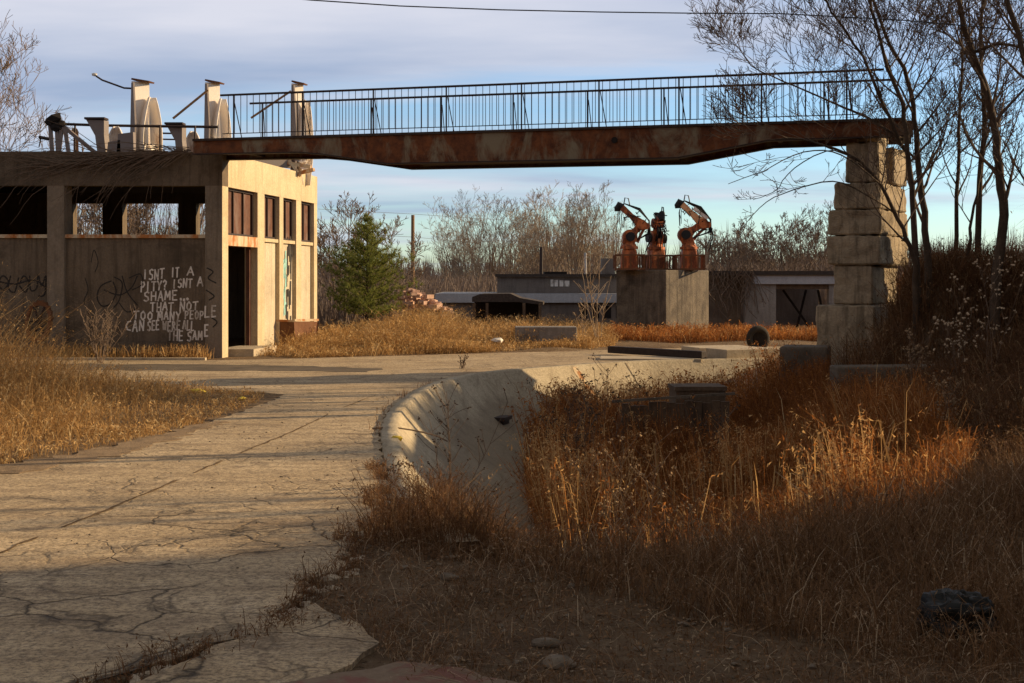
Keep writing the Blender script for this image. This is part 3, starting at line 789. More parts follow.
def course(pxl, pxr, y0, y1, depth, depth_off=0, name='block'):
    def fr(px):
        r = (px-512)/F; return (RC.x-r*RC.y)/(.866+.5*r)      # distance left of the corner along the front
    a = fr(pxl); b = fr(pxr); z0 = P(0, y1, RC.y).z; z1 = P(0, y0, RC.y).z
    mb = MB(); p0 = RC-PA*a+PB*depth_off; p1 = RC-PA*b+PB*depth_off; p2 = p1+PB*depth; p3 = p0+PB*depth
    mb.hexa([Vector((q.x, q.y, z0)) for q in (p0,p1,p2,p3)]+[Vector((q.x, q.y, z1)) for q in (p0,p1,p2,p3)])
    return roughen(mb.build(name, 'pier', PI_))
course(845, 878, 141, 181.6, .55, .05)
course(852, 882, 143, 181.7, 1.05, .85)
course(834, 880, 182, 208.6, 1.9)
course(828, 880.5, 209, 234.6, 2.0)
course(826, 880, 235, 264.6, 2.05)
course(832, 872, 265, 305, 1.8, .06, 'neck')
course(817, 876, 305.4, 380, 2.1, -.1, 'footing')
course(853, 876, 128, 140.8, .7, .2, 'bearing')
pp = P(808, 378, 23.3)
mb = MB(); mb.obox((pp.x, 23.5, 0), (.95,-.3,0), (.3,.95,0), .42, .4, -.75, .52, .97)
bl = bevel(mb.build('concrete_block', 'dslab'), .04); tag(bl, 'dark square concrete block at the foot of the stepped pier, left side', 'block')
# retaining ledge running right
mb = MB(); mb.hexa([(4.9,20.35,-.4),(9.8,20.15,-.4),(9.8,20.75,-.4),(4.9,20.85,-.4),(4.9,20.35,.36),(9.8,20.15,.42),(9.8,20.75,.42),(4.9,20.85,.36)])
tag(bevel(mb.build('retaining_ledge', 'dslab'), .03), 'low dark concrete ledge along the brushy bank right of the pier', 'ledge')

# ------------------------------------------------------------------ vegetation generators
def blades(name, x, y, z, h, w, mat, seed=1, lean=.35, wind=(.1, 0), droop=.3, tint=None, parent=None, tintk=1.0, pale=.06, flecks=0, fs=.012):
    rs = np.random.RandomState(seed); n = len(x)
    h = np.asarray(h)+0*x; w = w*(.5+rs.rand(n))
    a = rs.rand(n)*2*np.pi; l = lean*rs.rand(n)*h
    dx = np.cos(a)*l+wind[0]*h; dy = np.sin(a)*l+wind[1]*h
    fa = rs.rand(n)*2*np.pi; wx = np.cos(fa)*w*.5; wy = np.sin(fa)*w*.5
    dr = droop*h*rs.rand(n)**1.5
    c2 = a+rs.randn(n)*.9; ex = np.cos(c2)*l*.5; ey = np.sin(c2)*l*.5
    p0 = np.stack([x, y, z-.03], -1); p1 = np.stack([x+dx*.35, y+dy*.35, z+h*.5], -1)
    p2 = np.stack([x+dx*.8, y+dy*.8, z+h*.88-dr*.15], -1); p3 = np.stack([x+dx+ex, y+dy+ey, z+h-dr*.75], -1)
    ww = np.stack([wx, wy, 0*wx], -1)
    V = np.stack([p0-ww, p0+ww, p1-ww*.85, p1+ww*.85, p2-ww*.6, p2+ww*.6, p3], 1).reshape(-1, 3)
    b = np.arange(n)[:, None]*7
    Qd = np.concatenate([b+np.array([[0,1,3,2]]), b+np.array([[2,3,5,4]])]); Tr = b+np.array([[4,5,6]])
    t = rs.beta(2.2, 2.6, n)*tintk; t[rs.rand(n) < pale] = 1.0
    if tint is not None: t = np.clip(t*tint, 0, 1)
    tv = np.repeat(t, 7)
    if flecks:
        m = int(n*flecks); k = rs.randint(0, n, m); u = (.35+.75*rs.rand(m))[:, None]
        c = np.where(u < .88, p1[k]+(p2[k]-p1[k])*(u-.35)/.53, p2[k]+(p3[k]-p2[k])*(u-.88)/.22)+rs.randn(m, 3)*fs*1.6
        e1 = rs.randn(m, 3)*fs; e2 = rs.randn(m, 3)*fs*.6
        V2 = np.stack([c-e1, c+e1, c+e2], 1).reshape(-1, 3)
        Tr = np.concatenate([Tr, len(V)+np.arange(m)[:, None]*3+np.array([[0,1,2]])]); V = np.concatenate([V, V2])
        tv = np.concatenate([tv, np.repeat(np.clip(t[k]+rs.randn(m)*.15+.08, 0, 1), 3)])
    return obj_from(name, V, (Qd, Tr), mat, parent, tint=tv)
def scatter(n, poly, seed, clump=0.0, cs=60):
    rs = np.random.RandomState(seed); pl = np.array(poly); lo = pl.min(0); hi = pl.max(0)
    X = np.zeros(0); Y = np.zeros(0)
    cx = lo[0]+(hi[0]-lo[0])*rs.rand(cs); cy = lo[1]+(hi[1]-lo[1])*rs.rand(cs)
    while len(X) < n:
        m = n*2
        x = lo[0]+(hi[0]-lo[0])*rs.rand(m); y = lo[1]+(hi[1]-lo[1])*rs.rand(m)
        if clump:
            k = rs.randint(0, cs, m); s = rs.rand(m) < clump
            x = np.where(s, cx[k]+rs.randn(m)*.28, x); y = np.where(s, cy[k]+rs.randn(m)*.28, y)
        ok = inpoly(x, y, poly); X = np.concatenate([X, x[ok]]); Y = np.concatenate([Y, y[ok]])
    return X[:n], Y[:n]

class Twigs:
    """collects tubes as arrays; thin ones are 3 sided"""
    def __init__(s): s.mb = MB()
    def limb(s, pts, radii):
        r0 = radii[0]; s.mb.tube(pts, radii, 7 if r0 > .05 else (5 if r0 > .018 else 3), cap=r0 > .02)
def wander(p, d, L, n, rng, bend=.16, up=.05, droop=0):
    pts = [Vector(p)]; d = Vector(d).normalized()
    for i in range(n):
        d = (d+Vector((rng.gauss(0,bend), rng.gauss(0,bend), rng.gauss(0,bend)*.7+up-droop*i/n))).normalized()
        pts.append(pts[-1]+d*(L/n))
    return pts
def branch(tw, p, d, L, r, lvl, rng, kids=(6,5,4), up=.06, rmin=.004, spread=.62, bend=.075):
    n = 6 if lvl == 1 else (5 if lvl == 2 else 3)
    pts = wander(p, d, L, n, rng, bend*(1.3 if lvl == 1 else .7), up)
    rad = [max(rmin, r*(1-.8*i/n)) for i in range(n+1)]
    tw.limb(pts, rad)
    if lvl > len(kids): return
    for k in range(kids[lvl-1]):
        t = .2+.78*rng.random(); i = min(n-1, int(t*n)); q = pts[i].lerp(pts[i+1], t*n-i)
        dd_ = (pts[i+1]-pts[i]).normalized()
        side = Vector((rng.gauss(0,1), rng.gauss(0,1), rng.gauss(0,1)*.5+.3)); side = (side-dd_*side.dot(dd_)).normalized()
        nd = (dd_*(1-spread*.5)+side*spread).normalized()
        branch(tw, q, nd, L*(.45+.35*rng.random())*(1-t*.4), max(rmin, rad[i]*.55), lvl+1, rng, kids, up, rmin, spread, bend)
def tree_from_stems(name, base, stems, label, cat, mats=('bark','twig'), seed=1, kids=(6,5,3), nb=9, blen=1.6, rmin=.0045, group=None, start=.25, up=.08, spread=.75):
    rng = random.Random(seed)
    T = thing(name, base, label, cat, group)
    tr = Twigs(); cr = Twigs()
    for pts, r0, r1 in stems:
        pts = [Vector(p) for p in pts]
        fine = [Vector(v) for v in catmull([np.array(p) for p in pts], 4)]
        m = len(fine)
        fine = [p+Vector((rng.gauss(0,.012), rng.gauss(0,.012), 0)) for p in fine]
        rad = [r0+(r1-r0)*i/(m-1) for i in range(m)]
        tr.limb(fine, rad)
        thin = r0 < .02; nk = 5 if thin else nb
        for k in range(nk):
            t = start+(1-start)*(k+rng.random())/nk; i = min(m-2, int(t*(m-1))); q = fine[i].lerp(fine[i+1], t*(m-1)-i)
            dd_ = (fine[i+1]-fine[i]).normalized(); a = rng.random()*6.283
            side = Vector((math.cos(a), math.sin(a), .2)); nd = (dd_*.65+side*spread).normalized()
            branch(cr, q, nd, blen*(.42 if thin else 1)*(.6+.7*rng.random())*(1.1-.5*t), max(rmin, rad[i]*.5), 1, rng, (4,2) if thin else kids, .02 if thin else up, rmin)
    tr.mb.build('trunk', mats[0], T, True); cr.mb.build('crown', mats[1], T)
    return T
def simple_tree(name, x, y, h, label, cat='tree', mats=('midbark','midtwig'), seed=1, nst=3, lean=.25, r=.07, rmin=.008, kids=(6,4,3), nb=9, blen=None, group=None, start=.25, z=None, spread=.75, up=.08):
    rng = random.Random(seed); z = g1(x, y) if z is None else z
    st = []
    for k in range(nst):
        a = rng.random()*6.283; l = lean*(.3+rng.random())*h
        hh = h*(.75+.25*rng.random())
        st.append(([(x+.05*math.cos(a), y+.05*math.sin(a), z-.1), (x+l*.3*math.cos(a), y+l*.3*math.sin(a), z+hh*.35), (x+l*.75*math.cos(a), y+l*.75*math.sin(a), z+hh*.7), (x+l*math.cos(a)*1.05, y+l*math.sin(a)*1.05, z+hh)], r, r*.15))
    return tree_from_stems(name, (x, y, z), st, label, cat, mats, seed, kids, nb, blen or h*.33, rmin, group, start, up, spread)

# ------------------------------------------------------------------ bank trees at the right
def stem(Y, *pp, dy=0.0):
    return [P(px, py, Y+dy*i) for i, (px, py) in enumerate(pp)]
def rooted(pts):
    p = pts[0]; b = Vector((p.x, p.y, g1(p.x, p.y)-.1))
    return [b]+pts[1:] if b.z > p.z-.25 else [b]+pts
st = [(rooted(stem(22.0, (929,285),(923,212),(917,150),(912,92),(890,45),(868,-12), dy=.05)), .072, .02),
      (rooted(stem(21.9, (918,285),(913,212),(908,162),(903,105),(887,67),(872,10),(866,-40), dy=-.08)), .062, .016),
      (rooted(stem(21.8, (916,285),(912,255),(897,219),(874,175),(845,153),(800,139),(770,140), dy=-.1)), .052, .008),
      ([P(905,150,21.9), P(889,117,21.7), P(862,56,21.4), P(833,12,21.1), P(812,-25,20.9)], .036, .010),
      ([P(880,184,21.5), P(842,155,21.2), P(804,152,20.9), P(763,171,20.6), P(728,184,20.4)], .016, .005),
      ([P(893,212,21.6), P(842,183,21.3), P(804,187,21.0), P(766,202,20.8), P(742,228,20.7)], .016, .005),
      ([P(876,178,21.6), P(836,150,22.0), P(795,168,22.3), P(773,192,22.5), P(752,200,22.6)], .014, .005),
      ([P(902,140,21.9), P(868,118,22.3), P(835,104,22.6), P(795,86,22.9), P(752,66,23.0), P(737,40,23.1)], .026, .006)]
tree_from_stems('bare_tree', (st[0][0][0].x, st[0][0][0].y, st[0][0][0].z), st, 'bare many stemmed tree in front of the pier, its left branches crossing the bridge railing', 'tree', seed=11, kids=(6,5,3), nb=13, blen=1.9, rmin=.0042, start=.3)
st = [(rooted(stem(21.2, (996,290),(1003,215),(998,165),(992,115),(981,73),(969,44),(958,-5),(955,-50))), .088, .03),
      ([P(975,52,21.2), P(998,44,21.0), P(1024,48,20.8), P(1050,50,20.7)], .03, .012)]
tree_from_stems('bare_tree', st[0][0][0], st, 'thick dark curving bare trunk near the right edge', 'tree', seed=12, kids=(6,5,3), nb=13, blen=1.8, rmin=.0042)
st = [(rooted(stem(22.8, (977,285),(979,200),(984,120),(980,60),(986,-20))), .060, .022)]
tree_from_stems('bare_tree', st[0][0][0], st, 'slim reddish bare tree just left of the thick curving trunk', 'tree', seed=13, kids=(6,4,3), nb=11, blen=1.6, rmin=.0042)
st = [(rooted(stem(23.4, (954,285),(957,215),(959,130),(962,60),(958,-10))), .045, .014)]
tree_from_stems('bare_tree', st[0][0][0], st, 'thin upright bare tree midway between the pier tree and the slim reddish one', 'tree', seed=14, kids=(6,4,3), nb=11, blen=1.5, rmin=.0042)
st = [(rooted(stem(22.4, (962,290),(968,240),(976,195),(984,150),(1000,95),(1020,40))), .032, .008)]
tree_from_stems('bare_sapling', st[0][0][0], st, 'thin bare sapling leaning right, in front of the upright bare trees', 'sapling', seed=15, kids=(4,3,2), nb=9, blen=.95, rmin=.004)
st = [(rooted(stem(20.2, (1060,330),(1056,200),(1040,110),(1022,50),(1004,-10),(990,-60))), .07, .03)]
tree_from_stems('bare_tree', st[0][0][0], st, 'bare trunk leaning into the picture at the top right corner', 'tree', seed=16, kids=(6,4,3), nb=10, blen=1.5, rmin=.0042)
# trees on the bank beyond the right edge whose shadows cross the road
for i, (x, y, h) in enumerate([(9.4,10.9,5.5),(10.2,13.4,6),(10.8,16.6,5.5),(11.5,20.4,5.5)]):
    simple_tree('bare_tree', x, y, h, 'bare tree on the bank beyond the right edge', 'tree', ('bark','twig'), 40+i, 2, .18, .07, .006, (4,3,2), 7, group='bare trees on the right bank beyond the frame')

# ------------------------------------------------------------------ trees further back
simple_tree('bare_tree', XA(2, 40), 40, 7.9, 'pale bare tree rising behind the roof at the top left corner', 'tree', ('midbark','midtwig'), 61, 4, .34, .06, .007, (5,4,2), 10, 2.8)
simple_tree('bare_tree', XA(343, 46), 46, 4.2, 'bare tree between the building and the pine', 'tree', ('midbark','midtwig'), 62, 4, .3, .055, .008, (5,4,2), 9, 1.7)
simple_tree('bare_tree', XA(385, 52), 52, 4.3, 'bare tree showing just above the right shoulder of the pine', 'tree', ('midbark','midtwig'), 63, 3, .3, .055, .009, (5,4,2), 9, 1.8)
simple_tree('bare_tree', XA(60, 46), 46, 5.4, 'bare tree seen through the left front window opening', 'tree', ('midbark','midtwig'), 64, 4, .3, .06, .01, (6,5,3), 10, 1.6)
simple_tree('bare_tree', XA(150, 44), 44, 5.2, 'bare tree seen through the middle window opening', 'tree', ('midbark','midtwig'), 65, 5, .35, .06, .01, (6,5,3), 10, 1.6)
protos = []
for i in range(4):
    T = simple_tree('bare_tree', 0, 90, 8.6, '', '', ('palebark','paletwig'), 70+i, 7, .27, .085, .010, (4,3,2), 8, 3.0, z=0, spread=.36, up=.08)
    protos.append(T)
spots = [(452,88,.82),(470,84,.98),(489,92,1.06),(507,86,.95),(524,93,1.08),(541,88,.98),(557,95,1.06),(573,87,.96),(590,90,.9),(606,84,.74)]
lbls = ['leftmost of the row of pale bare trees behind the long shed', 'second from left in the row of pale bare trees behind the shed', 'third from left in the row of pale bare trees behind the shed',
  'fourth from left in the row of pale bare trees behind the shed', 'pale bare tree in the row just left of the steel post', 'pale bare tree in the row directly behind the steel post',
  'fourth from right in the row of pale bare trees behind the shed', 'third from right in the row of pale bare trees behind the shed', 'second from right in the row of pale bare trees behind the shed', 'rightmost and shortest of the pale bare trees, left of the robot arms']
for i, (px, Y, s) in enumerate(spots):
    T = protos[i] if i < 4 else copy_tree(protos[i % 4])
    x = XA(px, Y); T.location = (x, Y, g1(x, Y)); T.scale = (s*.80, s*.80, s*.82); T.rotation_euler.z = i*1.3
    tag(T, lbls[i], 'tree', 'row of pale bare trees behind the long shed')
q = []
for i, (px, Y, h, nm) in enumerate([(722,56,2.9,'bare tree right behind the right robot arm'), (752,60,3.6,'bare tree above the right shed, leftmost of two tall ones'), (785,58,3.9,'tall bare tree above the right shed roof'),
        (812,62,3.8,'bare tree just left of the stepped pier'), (742,70,3.6,'bushy bare tree far behind the vine covered wall')]):
    simple_tree('bare_tree', XA(px, Y), Y, h, nm, 'tree', ('midbark','midtwig'), 80+i, 5, .5, .06, .009, (5,4,2), 9, h*.42, start=.1)
# far woodland : one mass of bare crowns
rs = np.random.RandomState(5); nt = 820
tx = rs.uniform(-110, 110, nt); ty = rs.uniform(125, 215, nt); th = rs.uniform(5.5, 9.0, nt)*(.85+.15*np.sin(tx*.13))
per = 46
k = np.repeat(np.arange(nt), per); n = len(k)
fr = rs.rand(n); a = rs.rand(n)*6.283; rad = rs.rand(n)**.6*2.3*np.sin(np.pi*np.clip(.15+fr*.8, 0, 1))
hz = th[k]*(.05+.9*fr); base = np.where(tx < 3, -1.35, -.3)[k]
p0 = np.stack([tx[k]+np.cos(a)*rad*.4, ty[k]+np.sin(a)*rad*.4, base+hz*.6], -1)
p2 = np.stack([tx[k]+np.cos(a)*rad*1.25, ty[k]+np.sin(a)*rad*1.25, base+hz+.9], -1)
wd = np.stack([np.full(n, .055), np.zeros(n), np.zeros(n)], -1)
V = np.stack([p0-wd, p0+wd, p2], 1).reshape(-1, 3); Tr = np.arange(n)[:, None]*3+np.array([[0,1,2]])
o = obj_from('woodland', V, (np.zeros((0,4), int), Tr), 'wood_far', tint=np.repeat(rs.rand(n), 3))
tag(o, 'far leafless woodland along the horizon behind everything', 'woodland', kind='stuff')
# scrub in front of it
def scrub(name, poly, n, hmin, hmax, mat, seed, label, w=.02, lean=.6, stuff=True, wind=(.05,0), clump=.5, pale=.05, droop=.2):
    x, y = scatter(n, poly, seed, clump, 90); rs = np.random.RandomState(seed+1)
    h = hmin+(hmax-hmin)*rs.rand(n)**1.4
    o = blades(name, x, y, G(x, y), h, w, mat, seed, lean, wind, droop, pale=pale)
    return tag(o, label, name.replace('_', ' '), kind='stuff')
scrub('scrub', [(-20,56),(3,58),(3,86),(-30,86)], 26000, 1.2, 3.6, 'wood_far', 21, 'brown leafless scrub behind the long shed and the pine', .035, .55)
scrub('scrub', [(6,50),(14,52),(20,70),(8,72)], 14000, .8, 2.6, 'wood_far', 22, 'leafless scrub behind the right shed', .03, .6)
scrub('scrub', [(-23,41),(-9,41),(-9,50),(-24,50)], 7000, 2.4, 5.3, 'wood_far', 27, 'tall leafless scrub behind the building, seen through its windows', .022, .3)
scrub('brush', [(12,34),(24,34),(26,52),(13,50)], 16000, .8, 2.0, 'reed', 23, 'sunlit russet brush behind the bank trees at the right', .025, .5)

# ------------------------------------------------------------------ pine
def pine(x, y, h, w, label):
    rng = random.Random(8); z = g1(x, y); T = thing('pine_tree', (x, y, z), label, 'pine tree')
    mb = MB(); mb.tube([(x, y, z-.1), (x+.02, y, z+h*.5), (x, y, z+h*.97)], [.075, .05, .012], 8)
    V = []; tint = []
    for wi in range(14):
        f = wi/13; zz = z+h*(.13+.82*f); L = w*.5*((1-f)**.9*1.0+.05)*(.82+.36*rng.random())*(1 if f > .12 else .8)
        nbr = 9 if f < .7 else 6
        for b in range(nbr):
            a = 6.283*(b+rng.random()*.7)/nbr; LL = L*(.65+.5*rng.random()); rise = .28+.5*f
            p = Vector((x, y, zz+rng.gauss(0,.05))); tip = p+Vector((math.cos(a)*LL, math.sin(a)*LL, LL*rise+.02))
            mb.tube([p, p.lerp(tip, .5)-Vector((0,0,.05*LL)), tip], [.016, .011, .005], 4, False)
            nt_ = max(6, int(LL*20))
            for t in range(nt_):
                u = .22+.8*(t+rng.random()*.6)/nt_
                c = p.lerp(tip, u)+Vector((rng.gauss(0,.07), rng.gauss(0,.07), rng.gauss(0,.04)))*(.5+LL*.6)
                ax = Vector((math.cos(a)*.6+rng.gauss(0,.5), math.sin(a)*.6+rng.gauss(0,.5), .75)).normalized()
                base_t = min(1, max(0, .45+rng.gauss(0,.17)))
                for k in range(16):
                    d = (ax*.8+Vector((rng.gauss(0,.55), rng.gauss(0,.55), rng.gauss(0,.5)))).normalized(); l = .09+.09*rng.random()
                    s = d.orthogonal().normalized()*.0075
                    V += [c-s, c+s, c+d*l]; tint += [base_t]*3
    mb.build('trunk', 'bark', T)
    n = len(V)//3
    obj_from('crown', [tuple(v) for v in V], (np.zeros((0,4), int), np.arange(n*3).reshape(n, 3)), 'needle', T, tint=tint)
pine(XA(367, 40.5), 40.5, 3.45, 3.2, 'young green pine right of the building, the only green tree')

# ------------------------------------------------------------------ grass, reeds and weeds
gl = [(-4.75,11.9),(-4.15,13.2),(-3.8,14.4),(-3.62,16),(-3.45,18.3),(-3.6,19.6),(-4.4,20.4),(-6.2,21.3),(-14,21.3),(-15,11),(-6,9)]
n = 60000; x, y = scatter(n, gl, 31, .45, 110)
rs = np.random.RandomState(1)
cl = .55+.9*np.abs(np.sin(x*3.1+np.sin(y*2.2)*1.7)*np.sin(y*2.6+np.sin(x*1.9)*1.4))
edge = np.clip((-3.7-x)/4.2, .10, 1)**1.15*np.clip((21.6-y)/1.6, .3, 1)*(.45+.55*ss(11, 14, y+.2*(-x-5)))
h = (.2+1.0*rs.rand(n)**.9)*edge*cl*(.98+.40*ss(6.2, 8.2, -x))
tag(blades('dry_grass', x, y, G(x, y), np.maximum(h, .06), .0065, 'gold', 2, 1.15, (.10,-.02), 1.0, pale=.08, flecks=1.6, fs=.014), 'tall golden dry grass left of the road, in front of the building', 'grass', kind='stuff')
gb = [(-5.7,29.6),(-4.5,28.6),(-2,29.9),(2,32),(2.6,34),(3,40),(-1,43),(-4.5,43),(-5.0,35.5)]
n = 46000; x, y = scatter(n, gb, 33, .5, 100)
h = (.10+.72*rs.rand(n)**1.3)*(.5+.5*ss(29, 33, y-.35*x-1.0))*(.5+.9*np.abs(np.sin(x*1.9+np.sin(y*1.3)*1.5)*np.sin(y*1.7+x*.4)))*1.2
tag(blades('dry_grass', x, y, G(x, y), h*np.where(x > -1.8, .5, .8)*np.where(x < -3.2, .5, 1)*np.where((x > .1)&(x < 1.8)&(y < 32.4), .5, 1), .010, 'gold', 3, 1.3, (.05,0), 1.1, flecks=1.8, fs=.022), 'golden dry grass growing between the building, the pine and the dirt track', 'grass', kind='stuff')
n = 9000; x, y = scatter(n, [(2.6,36),(11,36.5),(12,39.5),(2.5,40)], 34, .5, 40)
tag(blades('dry_grass', x, y, G(x, y), .1+.35*rs.rand(n)**1.5, .014, 'reed', 4, 1.0, (.05,0), .9, flecks=1.5, fs=.025), 'dry grass fringe at the foot of the robot plinth and the right shed', 'grass', kind='stuff')
n = 2600; x, y = scatter(n, [(-9.8,27.9),(-6.4,27.9),(-6.3,28.55),(-10,28.6)], 35, .7, 20)
tag(blades('dry_grass', x, y, G(x, y), .08+.3*rs.rand(n)**2, .014, 'gold', 5, .7, (.05,0), .4), 'low dry grass tufts along the foot of the graffiti wall', 'grass', kind='stuff')
# reeds in the basin
RP = [(.5,11.2),(.3,15),(.2,18.5),(.35,21.2),(1.0,23.2),(3.2,25.3),(5.3,26.6),(5.4,23),(4.6,20.2),(4.9,16),(4.3,12.6),(3.2,10.3),(1.6,9.6),(.8,10.2)]
n = 64000; x, y = scatter(n, RP, 36, .5, 160)
h = (.45+.75*rs.rand(n)**1.1)*(.72+.28*np.sin(x*1.7+1)*np.sin(y*.9))*np.where(y > 19.5, .82, 1.0)*np.where((y > 15.5) & (y < 19), 1.2, 1.0)*np.where(x < .9, .85, 1)
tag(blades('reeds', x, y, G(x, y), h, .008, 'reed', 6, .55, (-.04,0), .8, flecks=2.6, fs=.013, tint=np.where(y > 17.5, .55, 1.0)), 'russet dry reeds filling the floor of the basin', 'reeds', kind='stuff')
n = 2600; x, y = scatter(n, [(.15,19.3),(.3,21.8),(1.1,23.6),(3.2,25.6),(5.2,26.9),(5.3,24),(3.4,20.6),(2.2,18.6)], 237, .8, 34)
tag(blades('dark_weeds', x, y, G(x, y), .85+.5*rs.rand(n), .012, 'reed', 27, .4, (-.03,0), .6, pale=.08, flecks=14, fs=.019, tintk=.75), 'tall brown weeds crowding the far end of the basin round the plank wall', 'weeds', kind='stuff')
# cattail leaves catching the light
n = 75; x, y = scatter(n, [(.9,10.8),(3.4,11.5),(4.4,14.5),(3.6,17),(1.2,16)], 37, .6, 14)
tag(blades('tall_reeds', x, y, G(x, y), 1.05+.4*rs.rand(n), .018, 'gold', 7, .4, (-.03,0), .8, pale=.2), 'scattered taller pale reed leaves standing above the russet reeds', 'reeds', kind='stuff')
n = 3000; x, y = scatter(n, RP, 137, .85, 26); ok = (y > 10.6) & (x < 3.0)
x, y = x[ok], y[ok]; tag(blades('goldenrod_stalks', x, y, G(x, y), 1.0+.45*rs.rand(len(x)), .009, 'reed', 17, .35, (-.03,0), .5, pale=.3, flecks=16, fs=.014, tintk=1.5), 'orange plumed weeds standing in clumps among the reeds', 'weeds', kind='stuff')
# weeds along the near lip and over the near bank
WP = [(-1.0,8.6),(-.85,9.6),(-.3,10.4),(.4,10.9),(1.2,10.2),(2.8,9.8),(4.4,11.6),(5.6,13.5),(5.6,8.6),(4.5,6.2),(3,5.2),(1.4,6.4),(.2,7.6)]
n = 30000; x, y = scatter(n, WP, 38, .55, 130)
h = (.10+.42*rs.rand(n)**1.3)*(.35+.65*ss(-.8, 1.8, x))*(.5+.5*ss(5.5, 9, y+.1*x))
tag(blades('dead_weeds', x, y, G(x, y), h, .0045, 'weed', 8, 1.2, (.0,0), 1.0, flecks=1.6, fs=.007), 'tangled dead weeds on the near bank of the basin', 'weeds', kind='stuff')
n = 5200; x, y = scatter(n, [(-1.0,8.5),(-.9,9.5),(-.45,10.4),(.45,10.7),(.6,9.3),(-.2,8.4)], 39, .6, 16)
tag(blades('dead_weeds', x, y, G(x, y), .12+.38*rs.rand(n)**1.2, .004, 'brush', 9, 1.2, (0,0), .9, flecks=2.5, fs=.008), 'dark weed clump at the near end of the curved basin wall', 'weeds', kind='stuff')
n = 38000; x, y = scatter(n, [(4.6,11.5),(4.4,13),(5.0,16),(4.6,19),(4.9,20.3),(9.5,20.1),(11.5,16),(10,9.8),(6.5,9.2),(4.6,9.5)], 41, .55, 170)
h = (.2+.75*rs.rand(n)**1.3)*(.7+.3*np.sin(x*2+y*1.1))*np.where(y > 18.2, .35, 1)*np.where(y < 13, .8, 1)
tag(blades('brush', x, y, G(x, y), h, .008, 'brush', 10, .9, (-.05,0), .9, flecks=2.6, fs=.015, tintk=.7), 'dark brown brush covering the slope at the right below the ledge', 'brush', kind='stuff')
n = 26000; x, y = scatter(n, [(5.5,21),(9.5,20.9),(13,21),(13,25),(9,26.5),(6.9,25.8),(7.1,24.6),(6.6,23.2),(5.4,22.6)], 42, .55, 120)
h = (.2+.7*rs.rand(n)**1.2)
tag(blades('brush', x, y, G(x, y), h, .009, 'brush', 11, .9, (0,0), .9, flecks=2, fs=.018), 'dark brush around the foot of the pier and the bank trees', 'brush', kind='stuff')
n = 14000; x, y = scatter(n, [(10.2,1),(10.5,8),(9.2,9.3),(7.4,9),(6.8,4),(7,1)], 43, .5, 60)
tag(blades('brush', x, y, G(x, y), .2+.6*rs.rand(n), .012, 'brush', 12, .7, (0,0), .5), 'brush on the high shoulder beyond the right edge', 'brush', kind='stuff')
# grass growing in the road joint and beside the basin rim
xs_ = []; ys_ = []
for k in range(40, len(rim)-60):
    for j in range(7):
        if rs.rand() < .5+.4*math.sin(k*.5): xs_.append(rim[k][0]-inw[k][0]*(.19+.10*rs.rand())+rs.randn()*.03); ys_.append(rim[k][1]-inw[k][1]*(.19+.1*rs.rand())+rs.randn()*.05)
x = np.array(xs_); y = np.array(ys_)
tag(blades('joint_weeds', x, y, np.zeros(len(x)), .03+.12*rs.rand(len(x))**2, .007, 'weed', 13, .9, (0,0), .5), 'thin dry weeds along the joint between road and basin rim', 'weeds', kind='stuff')
# leaf litter and gravel on the near dirt
def flakes(name, poly, n, size, mat, seed, label, cat, lift=.012):
    x, y = scatter(n, poly, seed, .4, 60); rs = np.random.RandomState(seed); z = G(x, y)+lift*(.4+rs.rand(n))
    a = rs.rand(n)*6.283; l = size*(.4+rs.rand(n)); w = l*(.25+.5*rs.rand(n)); t1 = rs.randn(n)*.35; t2 = rs.randn(n)*.35
    ux, uy = np.cos(a)*l, np.sin(a)*l; vx, vy = -np.sin(a)*w, np.cos(a)*w
    V = np.stack([np.stack([x+ux, y+uy, z+l*t1], -1), np.stack([x+vx, y+vy, z+w*t2], -1), np.stack([x-ux, y-uy, z-l*t1*.3+.004], -1), np.stack([x-vx, y-vy, z-w*t2*.3+.004], -1)], 1).reshape(-1, 3)
    Qd = np.arange(n)[:, None]*4+np.array([[0,1,2,3]])
    return tag(obj_from(name, V, (Qd, np.zeros((0,3), int)), mat, tint=np.repeat(rs.rand(n), 4)), label, cat, kind='stuff')
NEAR = [(-1.0,6.9),(-.95,8.7),(.3,9.0),(2.5,8.6),(4.2,8),(3.6,5),(1,4.6),(-.4,5.7)]
flakes('leaf_litter', NEAR, 9000, .012, 'weed', 51, 'dead leaf litter on the near dirt beside the road', 'leaf litter')
n = 26000; x, y = scatter(n, NEAR, 151, .7, 46)
tag(blades('straw', x, y, G(x, y)+.012, .02+.09*rs.rand(n)**2, .0035, 'weed', 61, 4.5, (0,0), .6, pale=.14, flecks=1.0, fs=.006), 'flattened dead straw strewn over the near dirt', 'straw', kind='stuff')
ex_ = np.array([(p.x, p.y) for p in rr if p.x > -2 and p.y < 12.5 and p.y > 5.5]); kq = rs.randint(0, len(ex_), 3400)
x = ex_[kq, 0]+np.abs(rs.randn(3400))*.10-.03; y = ex_[kq, 1]+rs.randn(3400)*.06
tag(blades('edge_weeds', x, y, G(x, y), (.02+.13*rs.rand(3400)**2)*(.3+1.0*np.abs(np.sin(y*2.3)*np.sin(y*5.1))), .0035, 'brush', 62, 1.3, (0,0), .8, flecks=2, fs=.007), 'dark weeds along the broken right edge of the road', 'weeds', kind='stuff')
mb = MB(); rg = random.Random(22)
for i in range(420):
    k = rg.randrange(len(ex_)); r = .012+.05*rg.random()**4
    mb.rock((ex_[k,0]+abs(rg.gauss(0,.10))-.02, ex_[k,1]+rg.gauss(0,.05), r*.2-.02), r, rg, .5)
